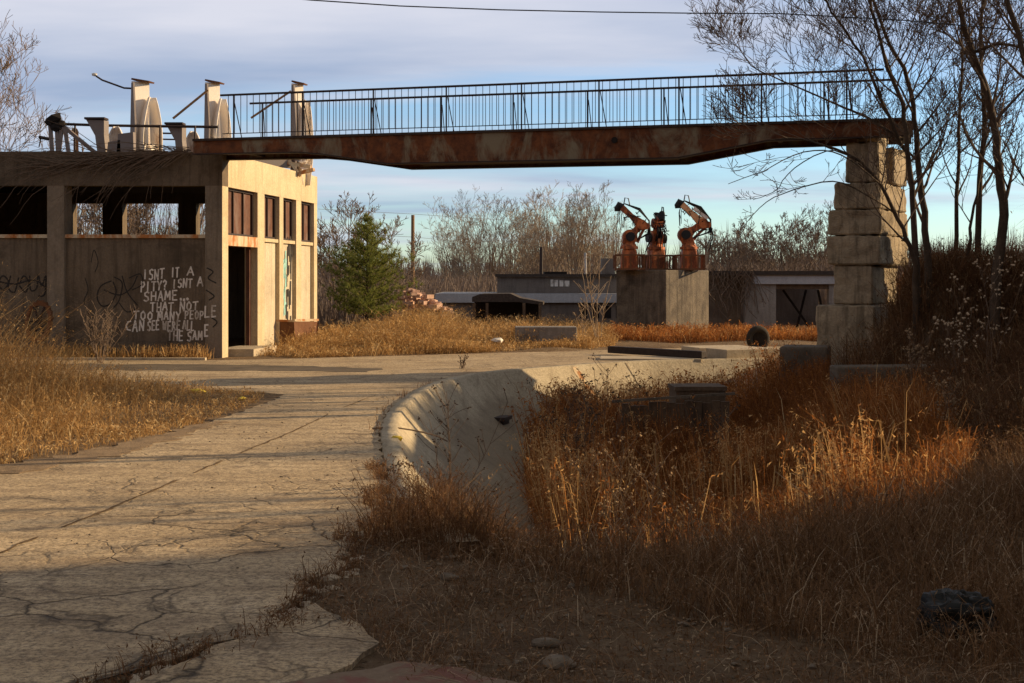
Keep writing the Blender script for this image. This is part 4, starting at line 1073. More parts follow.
tag(mb.build('crumbled_concrete', 'slab'), 'crumbled concrete along the broken right edge of the road', 'rubble', kind='stuff')
mb = MB(); rg = random.Random(21)
x, y = scatter(900, NEAR, 52, .4, 40); z = G(x, y)
for i in range(900):
    r = .005+.024*rg.random()**4
    mb.rock((x[i], y[i], z[i]+r*.25), r, rg)
x, y = scatter(380, [(-5,3.5),(-1.3,5.5),(-1.05,9),(-1.5,19),(-3.3,19),(-4.4,12)], 53, .5, 60)
for i in range(380):
    r = .004+.009*rg.random()**3
    mb.rock((x[i], y[i], .012+r*.3), r, rg)
tag(mb.build('gravel', 'rubble'), 'small gravel scattered over the road and the near dirt', 'gravel', kind='stuff')
# larger stones one can point at
for (px, py, s, lb) in [(558,655,.055,'pale rounded stone on the near dirt, bottom centre'), (545,636,.06,'brown flat stone lying just above the pale rounded stone'), (448,578,.05,'small grey stone below the weed clump'),
        (520,565,.04,'little grey stone at the edge of the dead weeds'), (592,560,.05,'dark stone among the near weeds')]:
    Y = (EYE-.0)*F/(py-HZ); p = P(px, py, Y); z = g1(p.x, Y)
    mb = MB(); mb.rock((p.x, Y, z+s*.25), s*1.25, rg, .5)
    o = bevel(mb.build('stone', 'rubble'), s*.2, 2); tag(o, lb, 'stone')

# ------------------------------------------------------------------ dried plants one can tell apart
def stalk_plant(x, y, h, nst, label, heads='dseed', hr=.012, seed=1, spread=.35, branches=7, mat='twig', sr=.005, cat='dried weed', nheads=3):
    rng = random.Random(seed); z = g1(x, y); T = thing('dried_weed', (x, y, z), label, cat)
    s = MB(); hd = MB()
    for k in range(nst):
        a = rng.random()*6.283; l = spread*rng.random()
        pts = wander((x+rng.gauss(0,.03), y+rng.gauss(0,.03), z-.05), (math.cos(a)*l, math.sin(a)*l, 1), h*(.7+.4*rng.random()), 6, rng, .06, .02)
        s.tube(pts, [sr*(1-.09*i) for i in range(7)], 3, False)
        for b in range(branches):
            t = .35+.65*rng.random(); i = min(5, int(t*6)); q = pts[i].lerp(pts[i+1], t*6-i); aa = rng.random()*6.283
            w = wander(q, (math.cos(aa), math.sin(aa), .9), h*(.08+.16*rng.random()), 3, rng, .1, .05); s.tube(w, sr*.55, 3, False)
            for j in range(nheads): hd.rock(w[-1]+Vector((rng.gauss(0,hr*1.5), rng.gauss(0,hr*1.5), rng.gauss(0,hr*1.3))), hr*(.7+.7*rng.random()), rng, .9)
    s.build('stems', mat, T); hd.build('seed_heads', heads, T); return T
def plant_at(px, Y, top, nst, label, **kw):
    x = XA(px, Y); z = g1(x, Y); h = P(0, top, Y).z-z; return stalk_plant(x, Y, max(h, .15), nst, label, **kw)
plant_at(462, 25.2, 352, 7, 'dark tuft of dried stalks standing on the track above the basin rim', seed=1, branches=4, hr=.007, sr=.008, spread=.5)
plant_at(448, 10.2, 385, 5, 'tall thin dried weed in front of the curved basin wall', seed=2, hr=.006, sr=.0042, branches=9)
plant_at(398, 10.9, 452, 4, 'short dried weed at the road edge beside the basin', seed=3, hr=.006, sr=.0038)
plant_at(560, 18.5, 372, 6, 'dark dried weed with round seed heads at the left end of the reeds', seed=4, hr=.010, branches=10)
plant_at(604, 18.0, 374, 7, 'dark bushy seed head weed before the sunlit far basin wall', seed=5, hr=.010, branches=12)
plant_at(640, 19.2, 380, 6, 'dried weed with dark heads just right of the bushy one', seed=6, hr=.009, branches=10)
plant_at(578, 15.5, 396, 6, 'dried weed leaning over the left side of the reeds', seed=7, hr=.009, branches=10)
plant_at(990, 17.0, 262, 5, 'weed with pale fluffy seed heads at the right edge on the dark bank', heads='fluff', seed=8, hr=.012, branches=9)
plant_at(958, 17.6, 290, 5, 'weed with pale fluffy seed heads left of the taller pale one', heads='fluff', seed=9, hr=.014, branches=9)
plant_at(915, 18.4, 330, 4, 'low weed with pale heads below the bank trees', heads='seed', seed=10, hr=.012, branches=8)
plant_at(612, 12.2, 428, 5, 'goldenrod with pale plumes among the lit reeds, left side', heads='seed', seed=11, hr=.010, branches=10)
plant_at(650, 11.4, 440, 5, 'goldenrod with pale plumes among the reeds, right of the first', heads='seed', seed=12, hr=.009, branches=10)
plant_at(690, 10.6, 486, 5, 'goldenrod with drooping pale plumes in front of the reeds', heads='seed', seed=13, hr=.009, branches=10)
plant_at(945, 14.2, 372, 5, 'weed with light brown heads in the dark brush below the ledge', heads='seed', seed=14, hr=.010, branches=9)
plant_at(724, 16.5, 398, 4, 'bare dried stalk right of the plank wall', seed=15, hr=.012)
plant_at(100, 26.8, 296, 12, 'leafless bush against the foot of the graffiti wall', seed=16, hr=.004, sr=.008, branches=16, mat='midtwig', heads='dseed', spread=.7, nheads=1)
plant_at(598, 33.5, 262, 5, 'pale leafless sapling standing right of the concrete box', seed=17, hr=.006, sr=.014, mat='paletwig', branches=10, nheads=1)
plant_at(584, 34, 300, 4, 'short pale leafless sapling touching the concrete box', seed=18, hr=.006, sr=.012, mat='paletwig', branches=8, nheads=1)

# ------------------------------------------------------------------ robots on the plinth
PY = 40.0; kp = PY/F
QA = Vector((.80, -.6, 0)); QB = Vector((.6, .8, 0)); pc = Vector((XA(666, PY-.6), PY-.6, 0))    # near corner
pz = P(0, 270, PY).z
def plan(a, b): return pc-QA*a+QB*b
mb = MB(); L1, L2 = 1.72, 2.6
mb.hexa([plan(0,0)+Vector((0,0,-.2)), plan(0,L2)+Vector((0,0,-.2)), plan(L1,L2)+Vector((0,0,-.2)), plan(L1,0)+Vector((0,0,-.2)),
         plan(0,0)+Vector((0,0,pz)), plan(0,L2)+Vector((0,0,pz)), plan(L1,L2)+Vector((0,0,pz)), plan(L1,0)+Vector((0,0,pz))])
tag(bevel(mb.build('concrete_plinth', 'plinth'), .03), 'streaked grey concrete plinth that carries the robot arms', 'plinth')
def robot(cx, cy, yaw, joints, label, paint, panel=False, tall=True):
    T = thing('robot_arm', (cx, cy, pz), label, 'robot arm', 'orange robot arms on the concrete plinth')
    ca, sa = math.cos(yaw), math.sin(yaw)
    def q(a, z, b=0): return Vector((cx+a*ca-b*sa, cy+a*sa+b*ca, pz+z))
    mb = MB()
    for z in (.03, .44):
        for (a, b), (c, d) in (((-.42,-.36),(.42,-.36)), ((.42,-.36),(.42,.36)), ((.42,.36),(-.42,.36)), ((-.42,.36),(-.42,-.36))): mb.tube([q(a,z,b), q(c,z,d)], .032, 4)
    for a in (-.42,-.2,.02,.22,.42):
        for b in (-.36, .36): mb.tube([q(a,.03,b), q(a,.44,b)], .028, 4)
    for b in (-.12,.12):
        for a in (-.42, .42): mb.tube([q(a,.03,b), q(a,.44,b)], .028, 4)
    mb.build('cage_base', 'rustbox', T)
    mb = MB(); mb.hexa([q(-.26,.002,-.24), q(.26,.002,-.24), q(.26,.002,.24), q(-.26,.002,.24), q(-.2,.62,-.2), q(.2,.62,-.2), q(.2,.62,.2), q(-.2,.62,.2)])
    bevel(mb.build('pedestal', paint, T), .03)
    mb = MB(); mb.tube([q(0,.622), q(0,.70)], .27, 16); mb.tube([q(0,.70), q(0,.80)], [.24,.18], 16); mb.build('turntable', paint, T, False)
    (sx, sz), (ex, ez), (hx, hz_) = joints
    mb = MB(); mb.tube([q(sx,sz,-.17), q(sx,sz,.17)], .22, 18)
    mb.hexa([q(-.2,.79,-.15), q(.17,.79,-.15), q(.17,.79,.15), q(-.2,.79,.15), q(sx-.2,sz,-.15), q(sx+.18,sz,-.15), q(sx+.18,sz,.15), q(sx-.2,sz,.15)])
    bevel(mb.build('shoulder', paint, T), .015)
    mb = MB(); mb.tube([q(sx,sz,-.20), q(sx,sz,-.30)], .14, 12); mb.build('motor', 'black', T); mb = MB(); mb.tube([q(sx+.02,sz-.02,.19), q(sx+.02,sz-.02,.30)], .15, 12); mb.build('motor', 'black', T)
    def limb(a, b, w0, w1, t):
        d = Vector((b[0]-a[0], b[1]-a[1])).normalized(); nn = Vector((-d.y, d.x)); mb = MB()
        pl = [(a[0]+nn.x*w0, a[1]+nn.y*w0), (a[0]-nn.x*w0, a[1]-nn.y*w0), ((a[0]+b[0])/2-nn.x*w1*.75, (a[1]+b[1])/2-nn.y*w1*.75), (b[0]-nn.x*w1, b[1]-nn.y*w1), (b[0]+nn.x*w1, b[1]+nn.y*w1), ((a[0]+b[0])/2+nn.x*w1*.85, (a[1]+b[1])/2+nn.y*w1*.85)]
        mb.prism([q(x, z, -t) for x, z in pl], q(0,0,t)-q(0,0,-t)); return mb
    bevel(limb((sx,sz), (ex,ez), .19, .12, .09).build('lower_arm', paint, T), .015)
    mb = limb((sx+.22,sz-.16), (ex+.08,ez-.1), .05, .045, .05); mb.build('link_rod', paint, T)
    mb = MB(); mb.tube([q(ex,ez,-.16), q(ex,ez,.16)], .15, 14); mb.tube([q(ex+.12,ez-.04,-.12), q(ex+.12,ez-.04,.12)], .11, 10); mb.build('elbow', paint, T)
    bevel(limb((ex,ez), (hx,hz_), .15, .09, .085).build('upper_arm', paint if not panel else 'peach', T), .012)
    if panel:
        d = Vector((hx-ex, hz_-ez)); d.normalize(); nn = Vector((d.y, -d.x)); nn = nn if nn.y > 0 else -nn
        mb = limb((ex+nn.x*.2, ez+nn.y*.2), (ex+(hx-ex)*.6+nn.x*.16, ez+(hz_-ez)*.6+nn.y*.16), .055, .05, .07); mb.build('cover_panel', 'white', T)
    mb = MB(); d = Vector((hx-ex, hz_-ez)).normalized()
    mb.tube([q(hx,hz_), q(hx+d.x*.1,hz_+d.y*.1), q(hx+d.x*.14-.02,hz_+d.y*.02-.05), q(hx+d.x*.16,hz_-.12)], [.12,.11,.1,.08], 10); mb.build('wrist', 'black', T)
    rng = random.Random(int(cx*100)); mb = MB()
    up = Vector((d.y, -d.x)); up = up if up.y > 0 else -up
    for k in range(13):
        o1 = (rng.random()-.5)*.2; l = .1+.1*rng.random(); bb_ = (rng.random()-.5)*.22
        mb.tube([q(sx+.2,sz-.1,bb_), q(ex+.22+o1*.5,ez-.25,bb_), q(ex+.16+up.x*.1,ez+.12,bb_), q(ex+(hx-ex)*.45+up.x*(.14+l), ez+(hz_-ez)*.45+up.y*(.14+l), bb_), q(hx+up.x*.14, hz_+up.y*.14, bb_*.6)], .015, 5)
    for k in range(4):
        a = hx+(rng.random()-.5)*.14; mb.tube([q(a,hz_,.0), q(a-.05,hz_-.25,.05*k), q(a-.04+rng.gauss(0,.04),hz_-.45-.28*rng.random(),.05*k)], .012, 4)
    for k in range(3):
        a = ex+.1; mb.tube([q(a+.1,ez,.1*k-.1), q(a+.14+rng.random()*.1,ez-.35,.1*k-.1), q(a+rng.random()*.12,ez-.65-.2*rng.random(),.1*k-.1)], .018, 4)
    for k in range(26):
        u = rng.random(); c = (sx+(ex-sx)*u*2, sz+(ez-sz)*u*2) if u < .5 else (ex+(hx-ex)*(u*2-1), ez+(hz_-ez)*(u*2-1))
        b0 = rng.choice((-.14, .14))+rng.gauss(0,.03); a0 = q(c[0]+rng.gauss(0,.09), c[1]+rng.gauss(0,.07), b0)
        mb.tube([a0, a0+Vector((rng.gauss(.03,.09), rng.gauss(0,.03), rng.gauss(-.02,.09))), a0+Vector((rng.gauss(.06,.14), rng.gauss(0,.04), rng.gauss(-.1,.12)))], .014, 4)
    mb.tube([q(hx+.06,hz_+.05), q(hx+.10,hz_+.28), q(hx+.2,hz_+.26), q(hx+.25,hz_+.02)], .018, 5)
    mb.build('cables', 'black', T)
    return T
def kx(px, Y): return XA(px, Y)
robot(kx(629,40.0), 40.0, 0, ((.02,.98),(.37,1.34),(-.22,1.86)), 'rusty orange robot arm at the left of the plinth, cables hanging from its raised wrist', 'orange')
robot(kx(656,41.0), 41.0, R(-72), ((.0,.98),(.12,1.42),(.34,1.62)), 'middle robot arm, folded and buried in dark cables', 'orange')
robot(kx(689,40.6), 40.6, 0, ((-.12,1.06),(.42,1.40),(-.22,1.98)), 'sunlit orange robot arm at the right of the plinth with a white cover', 'orange', True)

# ------------------------------------------------------------------ sheds and other far things
YS = 53
SH = thing('long_shed', (XA(530,YS), YS, -1.3), 'long low grey shed behind the grass with a pale fascia strip', 'shed')
x0, x1 = XA(438,YS), XA(625,YS)
mb = MB(); mb.box(x0, x1, YS, YS+6, -1.5, P(0,303,YS).z); mb.build('wall', 'shedwall', SH)
mb = MB(); mb.box(x0-.1, x1, YS-.25, YS+6.1, P(0,302.5,YS).z, P(0,293.5,YS).z); mb.build('fascia', 'fascia', SH)
mb = MB(); mb.box(XA(497,YS), x1, YS+.6, YS+5.4, P(0,293.3,YS).z, P(0,277,YS).z); mb.build('clerestory_wall', 'shedwall', SH)
mb = MB(); mb.box(XA(495,YS), x1+.1, YS+.4, YS+5.6, P(0,276.8,YS).z, P(0,274,YS).z); mb.build('roof', 'roof', SH)
mb = MB(); mb.box(XA(545,YS), XA(568,YS), YS+1, YS+3, P(0,273.9,YS).z, P(0,271.5,YS).z); mb.build('roof_hatch', 'dark', SH)
mb = MB()
for i, (a, b) in enumerate([(551,554),(555,558.5),(560,564),(565,570)]):
    zz = P(0,279.5+i*.4,YS).z; mb.box(XA(a,YS), XA(b,YS), YS+.59, YS+.598, P(0,286.5,YS).z, zz)
mb.build('graffiti_or_shade_patch', 'spray_white', SH)
mb = MB()
for a in np.arange(580, 620, 12): mb.box(XA(a,YS), XA(a+7,YS), YS-.03, YS-.004, P(0,318,YS).z, P(0,306,YS).z)
mb.build('window', 'dark', SH)
# collapsed lean-to
YC = 47
CT = thing('collapsed_shelter', (XA(505,YC), YC, -.8), 'dark collapsed shelter with a sagging roof in front of the long shed', 'shelter')
mb = MB(); mb.prism([P(472,297,YC), P(480,294,YC), P(510,293.5,YC), P(520,298,YC), P(543,302,YC), P(543,305,YC), P(518,302,YC), P(472,302,YC)], (.1,2.2,0)); mb.build('roof', 'roof', CT)
mb = MB()
mb.prism([P(473,302,YC), P(517,302.4,YC), P(540,305.5,YC), P(541,345,YC), P(473,345,YC)], (0,.08,0)); 
w_ = mb.build('wall', 'dark', CT); w_.data.transform(Matrix.Translation((0,1.6,0)))
for px in (474, 487, 524, 540):
    mb = MB(); mb.tube([P(px,303,YC-.02), P(px,348,YC-.02)], .07, 4); mb.build('post', 'wood', CT)
# concrete box
YB = 32.5
mb = MB(); a = P(515,0,YB).x; b = P(577,0,YB).x
mb.obox(((a+b)/2, YB+.35, 0), (1,0,0), (0,1,0), (b-a)/2, .35, -.1, P(0,327,YB).z)
tag(bevel(mb.build('concrete_box', 'whitewall'), .02), 'pale grey concrete box half hidden in the dry grass below the long shed', 'box')
# right shed
YR = 44
RS = thing('ruined_shed', (XA(780,YR), YR, 0), 'ruined whitewashed shed with a dark opening between the plinth and the pier', 'shed')
def rz(y): return P(0, y, YR).z
mb = MB(); mb.box(XA(700,YR), XA(850,YR), YR-.25, YR+5, rz(275), rz(271)); mb.build('roof', 'roof', RS)
mb = MB(); mb.box(XA(752,YR), XA(850,YR), YR-.15, YR, rz(284), rz(275.2)); mb.build('fascia', 'fascia', RS)
mb = MB(); mb.box(XA(745,YR), XA(776,YR), YR, YR+.3, -.2, rz(275.2)); mb.build('wall', 'whitewall', RS)
mb = MB(); mb.box(XA(829,YR), XA(850,YR), YR, YR+.3, -.2, rz(275.2)); mb.build('wall', 'whitewall', RS)
mb = MB(); mb.box(XA(776.2,YR), XA(828.8,YR), YR+.02, YR+.28, rz(289), rz(284.2)); mb.build('lintel', 'wood', RS)
mb = MB(); mb.box(XA(700,YR), XA(850,YR), YR+4.6, YR+4.9, -.2, rz(275.2)); mb.build('rear_wall', 'shedwall', RS); mb = MB(); mb.box(XA(700,YR), XA(744.8,YR), YR+.8, YR+1, -.2, rz(275.2)); mb.build('recessed_wall', 'shedwall', RS)
mb = MB()
for a, b, yy in [(783,812,1.4),(806,796,2.2),(818,826,1.2)]:
    mb.tube([P(a,290,YR+yy), P(b,331,YR+yy-.3)], .05, 4)
mb.build('fallen_rafter', 'dark', RS)
rng = random.Random(3); mb = MB()
for i in range(90):
    a = 706+rng.random()*48; y0 = 270+rng.random()*6
    p = P(a, y0, YR-.3); mb.tube(wander(p, (rng.gauss(0,.5), -.2, -1), .5+1.2*rng.random(), 5, rng, .2, -.05), .012, 3, False)
for i in range(60):
    a = 705+rng.random()*120; p = P(a, 272, YR-.2); mb.tube(wander(p, (rng.gauss(0,.6), -.2, .8), .15+.4*rng.random(), 3, rng, .3, -.1), .012, 3, False)
tag(mb.build('vine', 'twig'), 'leafless vine hanging over the shed wall right of the plinth', 'vine')
zr = P(0,274,53).z+.003; mb = MB(); mb.box(XA(602,54.5), XA(615,54.5), 54.5, 55.3, zr, P(0,258.5,54.5).z); mb.box(XA(606,54.5), XA(610,54.5), 54.47, 54.497, zr+.05, P(0,260,54.5).z)
tag(mb.build('utility_cabinet', 'shedwall'), 'grey cabinet standing on the shed roof left of the robot arms', 'cabinet')
# poles and wires
def upole(px, Y, top, r, label, mat='pole'):
    x = XA(px, Y); z = g1(x, Y); mb = MB(); mb.tube([(x,Y,z-.2), (x+.02,Y,P(0,top,Y).z)], [r, r*.8], 10)
    return tag(mb.build('utility_pole', mat), label, 'pole')
upole(412.5, 70, 215, .11, 'tall brown timber utility pole right of the pine')
upole(541, 75, 247, .12, 'short dark steel post among the pale bare trees', 'darksteel')
upole(585, 75, 253, .09, 'thin pale post right of the dark steel post', 'fascia')
mb = MB(); q = []
for y0, y1, y2 in ((213,218,222),(236,242,240)):
    mb.tube([P(318,y0-4,64), P(412,y0+1,70), P(470,y1,76), P(540,y2,84)], .012, 4)
tag(mb.build('power_line', 'wire'), 'pair of thin wires strung from the brown utility pole', 'wires')
mb = MB(); pts = [(-8,10.2),(2,6.2)]
P3 = [P(230,-8,18.5), P(310,0,18.7), P(400,6,18.9), P(500,9.8,19.1), P(600,12,19.3), P(700,13.3,19.5), P(780,13.6,19.7), P(900,20,20), P(1060,34,20.5)]
mb.tube(P3, .009, 5); tag(mb.build('overhead_cable', 'wire'), 'single dark cable crossing the sky at the top of the picture', 'cable')

# ------------------------------------------------------------------ loose things on the ground
# cog wheel leaning on the wall
c = P(39, 320, 28.2); T = thing('cog_wheel', (c.x, c.y, 0), 'large rusty toothed wheel leaning against the graffiti wall', 'wheel')
mb = MB(); n = 40; V = []; Fs = []
for i in range(n):
    t = 6.283*i/n
    for rr_, yy in ((.34,-.07),(.46 if i % 2 else .42,-.07),(.46 if i % 2 else .42,.07),(.34,.07)):
        V.append((c.x+math.cos(t)*rr_*.62, c.y+yy+.1*math.sin(t), c.z-.03+math.sin(t)*rr_*.98))
for i in range(n):
    j = (i+1) % n
    for k in range(4): Fs.append((i*4+k, j*4+k, j*4+(k+1) % 4, i*4+(k+1) % 4))
mb.add(V, Fs); mb.build('rim', 'rustbox', T)
mb = MB()
for t in (0, 1.05, 2.1): mb.tube([(c.x+math.cos(t)*.22, c.y, c.z-.03+math.sin(t)*.35), (c.x-math.cos(t)*.22, c.y, c.z-.03-math.sin(t)*.35)], .025, 5)
mb.build('spokes', 'darksteel', T)
# rusty trough beside the building
T = thing('rusty_skip', (XA(292,34.4), 34.4, 0), 'rusty open steel skip lying by the pilasters of the sunlit side', 'skip')
Yk = 32.6
a0, a1, a2 = P(266,335,Yk), P(294,338,Yk), P(318,336,Yk+.9)
mb = MB()
for (p, q_), h0, h1 in (((a0,a1), 322, 321.5), ((a1,a2), 321.5, 321.5)):
    top0 = Vector((p.x, p.y, P(0,h0,p.y).z)); top1 = Vector((q_.x, q_.y, P(0,h1,q_.y).z))
    b0 = Vector((p.x+.03, p.y, .05)); b1 = Vector((q_.x-.03, q_.y, .05)); d = (q_-p); nn = Vector((-d.y, d.x, 0)).normalized()*.03
    mb.prism([b0, b1, top1, top0], nn)
a3 = a0+(a2-a1); 
for p, q_ in ((a2,a3),(a3,a0)):
    zt = P(0,321.5,p.y).z; d = (q_-p); nn = Vector((-d.y, d.x, 0)).normalized()*.03
    mb.prism([(p.x,p.y,.05),(q_.x,q_.y,.05),(q_.x,q_.y,zt-.02),(p.x,p.y,zt-.02)], nn)
mb.build('side_plates', 'rustbox', T)
mb = MB(); 
for p, q_ in ((a0,a1),(a1,a2)):
    zt = P(0,321,Yk).z; mb.tube([(p.x,p.y,zt+.02),(q_.x,q_.y,zt+.0)], .035, 4)
mb.build('top_edge', 'lintel', T)
# rubble heap
mb = MB(); rg = random.Random(12)
for i in range(260):
    f = rg.random(); px = 398+54*f; hh = (1-abs(f-.3)/.8)
    Y = 44+rg.gauss(0,.5); x = XA(px, Y)
    z = g1(x, Y)+.15+rg.random()*max(.2, (1.45-.95*f))
    s = .07+.10*rg.random(); t = rg.random()*3
    mb.obox((x,Y,0), (math.cos(t),math.sin(t),0), (-math.sin(t),math.cos(t),0), s, s*.55, z, z+s*.8)
tag(mb.build('rubble_heap', 'brick'), 'heap of pale broken bricks right of the pine', 'rubble heap', kind='stuff')
# rusty beam, slabs, tyre beyond the basin
def lying(px0, px1, py0, py1, th, wd, mat, name, label, cat, z0=0, Yq=None):
    Y0 = (EYE-z0)*F/(py0-HZ); Y1 = (EYE-z0)*F/(py1-HZ)
    a = P(px0, py0, Y0); b = P(px1, py1, Y1); d = (b-a).normalized(); nn = Vector((-d.y, d.x, 0))
    mb = MB(); c = (a+b)/2; mb.obox((c.x,c.y,0), d, nn, (b-a).length/2, wd/2, z0-.05, z0+th)
    return tag(bevel(mb.build(name, mat), .012), label, cat)
lying(610, 704, 350.5, 356, .10, .16, 'darksteel', 'steel_beam', 'rusty steel beam lying on the slabs below the robot plinth', 'beam', .10)
lying(600, 700, 359.5, 360, .05, 1.0, 'slab', 'concrete_slab', 'flat pale concrete slab in front of the rusty beam', 'slab')
lying(690, 748, 353, 352, .14, 1.0, 'slab', 'concrete_slab', 'flat pale concrete slab left of the old tyre', 'slab')
lying(716, 770, 359.5, 358, .22, .8, 'slab', 'concrete_slab', 'broken pale slab at the right end of the far basin rim', 'slab')
c = P(758, 347, 32.3); T = thing('old_tyre', (c.x, 32.3, .0), 'dark old tyre standing beyond the basin, left of the pier', 'tyre')
mb = MB(); V = []; Fs = []; n, m = 24, 8
for i in range(n):
    t = 6.283*i/n
    for j in range(m):
        u = 6.283*j/m; rr_ = .23+.085*math.cos(u); V.append((c.x+math.cos(t)*rr_*.95, 32.3+.10*math.sin(u)+.3*math.cos(t)*rr_, .25+math.sin(t)*rr_))
for i in range(n):
    for j in range(m): Fs.append((i*m+j, ((i+1) % n)*m+j, ((i+1) % n)*m+(j+1) % m, i*m+(j+1) % m))
mb.add(V, Fs); mb.build('tread', 'tyre', T, True)
mb = MB(); mb.tube([(c.x-.02,32.27,.25),(c.x-.02,32.33,.25)], .19, 14); mb.build('hub', 'dark', T)
# plank wall in the reeds
Yp = 19.0; T = thing('plank_wall', (XA(675,Yp), Yp, -1.2), 'dark upright plank wall standing in the reeds of the basin', 'plank wall')
rg = random.Random(9)
for i in range(12):
    a = 622+i*9; x0_, x1_ = XA(a,Yp), XA(a+8.2,Yp); yy = Yp+rg.gauss(0,.02)
    mb = MB(); mb.box(x0_, x1_, yy, yy+.06, -1.25, P(0,403-(i*.4)+rg.random()*4,Yp).z); mb.build('plank', 'wood', T)
mb = MB(); mb.tube([P(612,401.5,Yp-.06), P(735,393.5,Yp-.06)], .025, 4); mb.build('rail', 'dslab', T)
mb = MB(); p = P(697, 388, 19.8); mb.obox((p.x, 19.8, 0), (1,.05,0), (-.05,1,0), .36, .3, -1.2, P(0,389,19.8).z); mb.obox((p.x, 19.8, 0), (1,.05,0), (-.05,1,0), .38, .32, P(0,388.9,19.8).z, P(0,385,19.8).z)
tag(mb.build('crate', 'wood'), 'dark timber crate behind the plank wall in the reeds', 'crate')
# broken masonry at the right of the basin
for i, (px, py, Y, s, lb) in enumerate([(890,490,12.9,.30,'larger weathered concrete lump in the brush right of the reeds'), (945,482,13.4,.26,'weathered concrete lump right of the larger one'), (985,497,13.0,.24,'low concrete lump near the right edge in dark brush')]):
    p = P(px, py, Y); mb = MB(); mb.rock((p.x, Y, p.z-.12), s*1.3, rg, .7); o = bevel(mb.build('concrete_lump', 'dslab'), .05, 2); tag(o, lb, 'concrete lump')
# black bag
p = P(957, 645, 6.6); zb = g1(p.x, 6.6)
from mathutils import noise as mn
mb = MB(); V = []; Fs = []; n, m = 40, 22
for i in range(m+1):
    ph = math.pi*i/m
    for j in range(n):
        t = 6.283*j/n; d = Vector((math.sin(ph)*math.cos(t), math.sin(ph)*math.sin(t), -math.cos(ph)))
        k = 1-.22*abs(mn.noise(d*2.1+Vector((3,1,7))))*2-.13*abs(mn.noise(d*5.3))*2-.05*abs(mn.noise(d*11))*2
        e = max(abs(d.x), abs(d.y), abs(d.z)*1.05)**.55
        q = d*(.195*k/e**.8); V.append((p.x+q.x*1.05+.03*q.z, 6.6+q.y*.9, max(zb-.03, zb+.11+q.z*.85)))
for i in range(m):
    for j in range(n): Fs.append((i*n+j, i*n+(j+1) % n, (i+1)*n+(j+1) % n, (i+1)*n+j))
mb.add(V, Fs); tag(mb.build('rubbish_bag', 'bag', None, True), 'crumpled black rubbish bag in the dead weeds at the bottom right', 'bag')
# litter
def scrap(px, py, s, mat, label, name='litter_scrap', z=.02, cat='litter'):
    Y = (EYE-z)*F/(py-HZ); p = P(px, py, Y); mb = MB(); mb.rock((p.x,Y,z+s*.3), s, rg, .5); return tag(mb.build(name, mat), label, cat)
scrap(199, 393, .09, 'yellow', 'small yellow scrap at the end of the left grass')
scrap(242, 400, .07, 'yellow', 'yellow scrap lying on the road side right of the first one')
scrap(397, 440, .06, 'yellow', 'yellow scrap on the basin rim')
scrap(176, 353, .10, 'litter', 'white scrap at the foot of the lettered wall')
scrap(202, 354, .10, 'slab', 'pale stone at the foot of the corner column')
scrap(497, 342, .14, 'litter', 'pale yellowish scrap in the golden grass behind the track', z=.2)
mb = MB(); mb.tube(wander(P(372,431,15), (1,.35,.02), .0+.9, 6, random.Random(2), .12, 0), .009, 5)
o = mb.build('dead_branch', 'midtwig'); o.location = (0,0,g1(-1.5,15)-P(372,431,15).z+.03); tag(o, 'short dead branch lying on the road beside the basin rim', 'branch')
mb = MB(); mb.tube([P(105,360,27.95)-Vector((0,0,.02)), P(215,361,27.85)-Vector((0,0,.02))], .03, 4)
# long kerb strip in front of the wall
struct(slab('kerb', [(-14,27.78),(-6.3,27.7),(-6.3,27.86),(-14,27.95)], .06, .1, 'slab'))

# ------------------------------------------------------------------ world, sun, camera
w = bpy.data.worlds.new('World'); S.world = w; w.use_nodes = True
nt_ = w.node_tree; N = nt_.nodes; Lk = nt_.links; bg = N['Background']
sky = N.new('ShaderNodeTexSky'); sky.sky_type = 'NISHITA'; sky.sun_disc = False
sky.sun_elevation = R(SUN_EL); sky.sun_rotation = R(90-SUN_AZ); sky.air_density = 1.0; sky.dust_density = .1; sky.ozone_density = 1.5
tc = N.new('ShaderNodeTexCoord'); sp = N.new('ShaderNodeSeparateXYZ'); Lk.new(tc.outputs['Generated'], sp.inputs[0])
def math_(op, a, b=None, clamp=False):
    n = N.new('ShaderNodeMath'); n.operation = op; n.use_clamp = clamp
    for v, i in ((a, 0), (b, 1)):
        if v is None: continue
        if isinstance(v, (int, float)): n.inputs[i].default_value = v
        else: Lk.new(v, n.inputs[i])
    return n.outputs[0]
zc = math_('ADD', math_('MAXIMUM', sp.outputs['Z'], 0.0), .07)
cv = N.new('ShaderNodeCombineXYZ'); Lk.new(math_('DIVIDE', sp.outputs['X'], zc), cv.inputs[0]); Lk.new(math_('DIVIDE', sp.outputs['Y'], zc), cv.inputs[1])
mp = N.new('ShaderNodeMapping'); mp.inputs['Scale'].default_value = (.5, .95, 1); mp.inputs['Rotation'].default_value = (0, 0, R(-14)); mp.inputs['Location'].default_value = (3.1, 1.7, 0); Lk.new(cv.outputs[0], mp.inputs[0])
nz = N.new('ShaderNodeTexNoise'); nz.inputs['Scale'].default_value = .55; nz.inputs['Detail'].default_value = 8; nz.inputs['Roughness'].default_value = .58; nz.inputs['Distortion'].default_value = .4
Lk.new(mp.outputs[0], nz.inputs['Vector'])
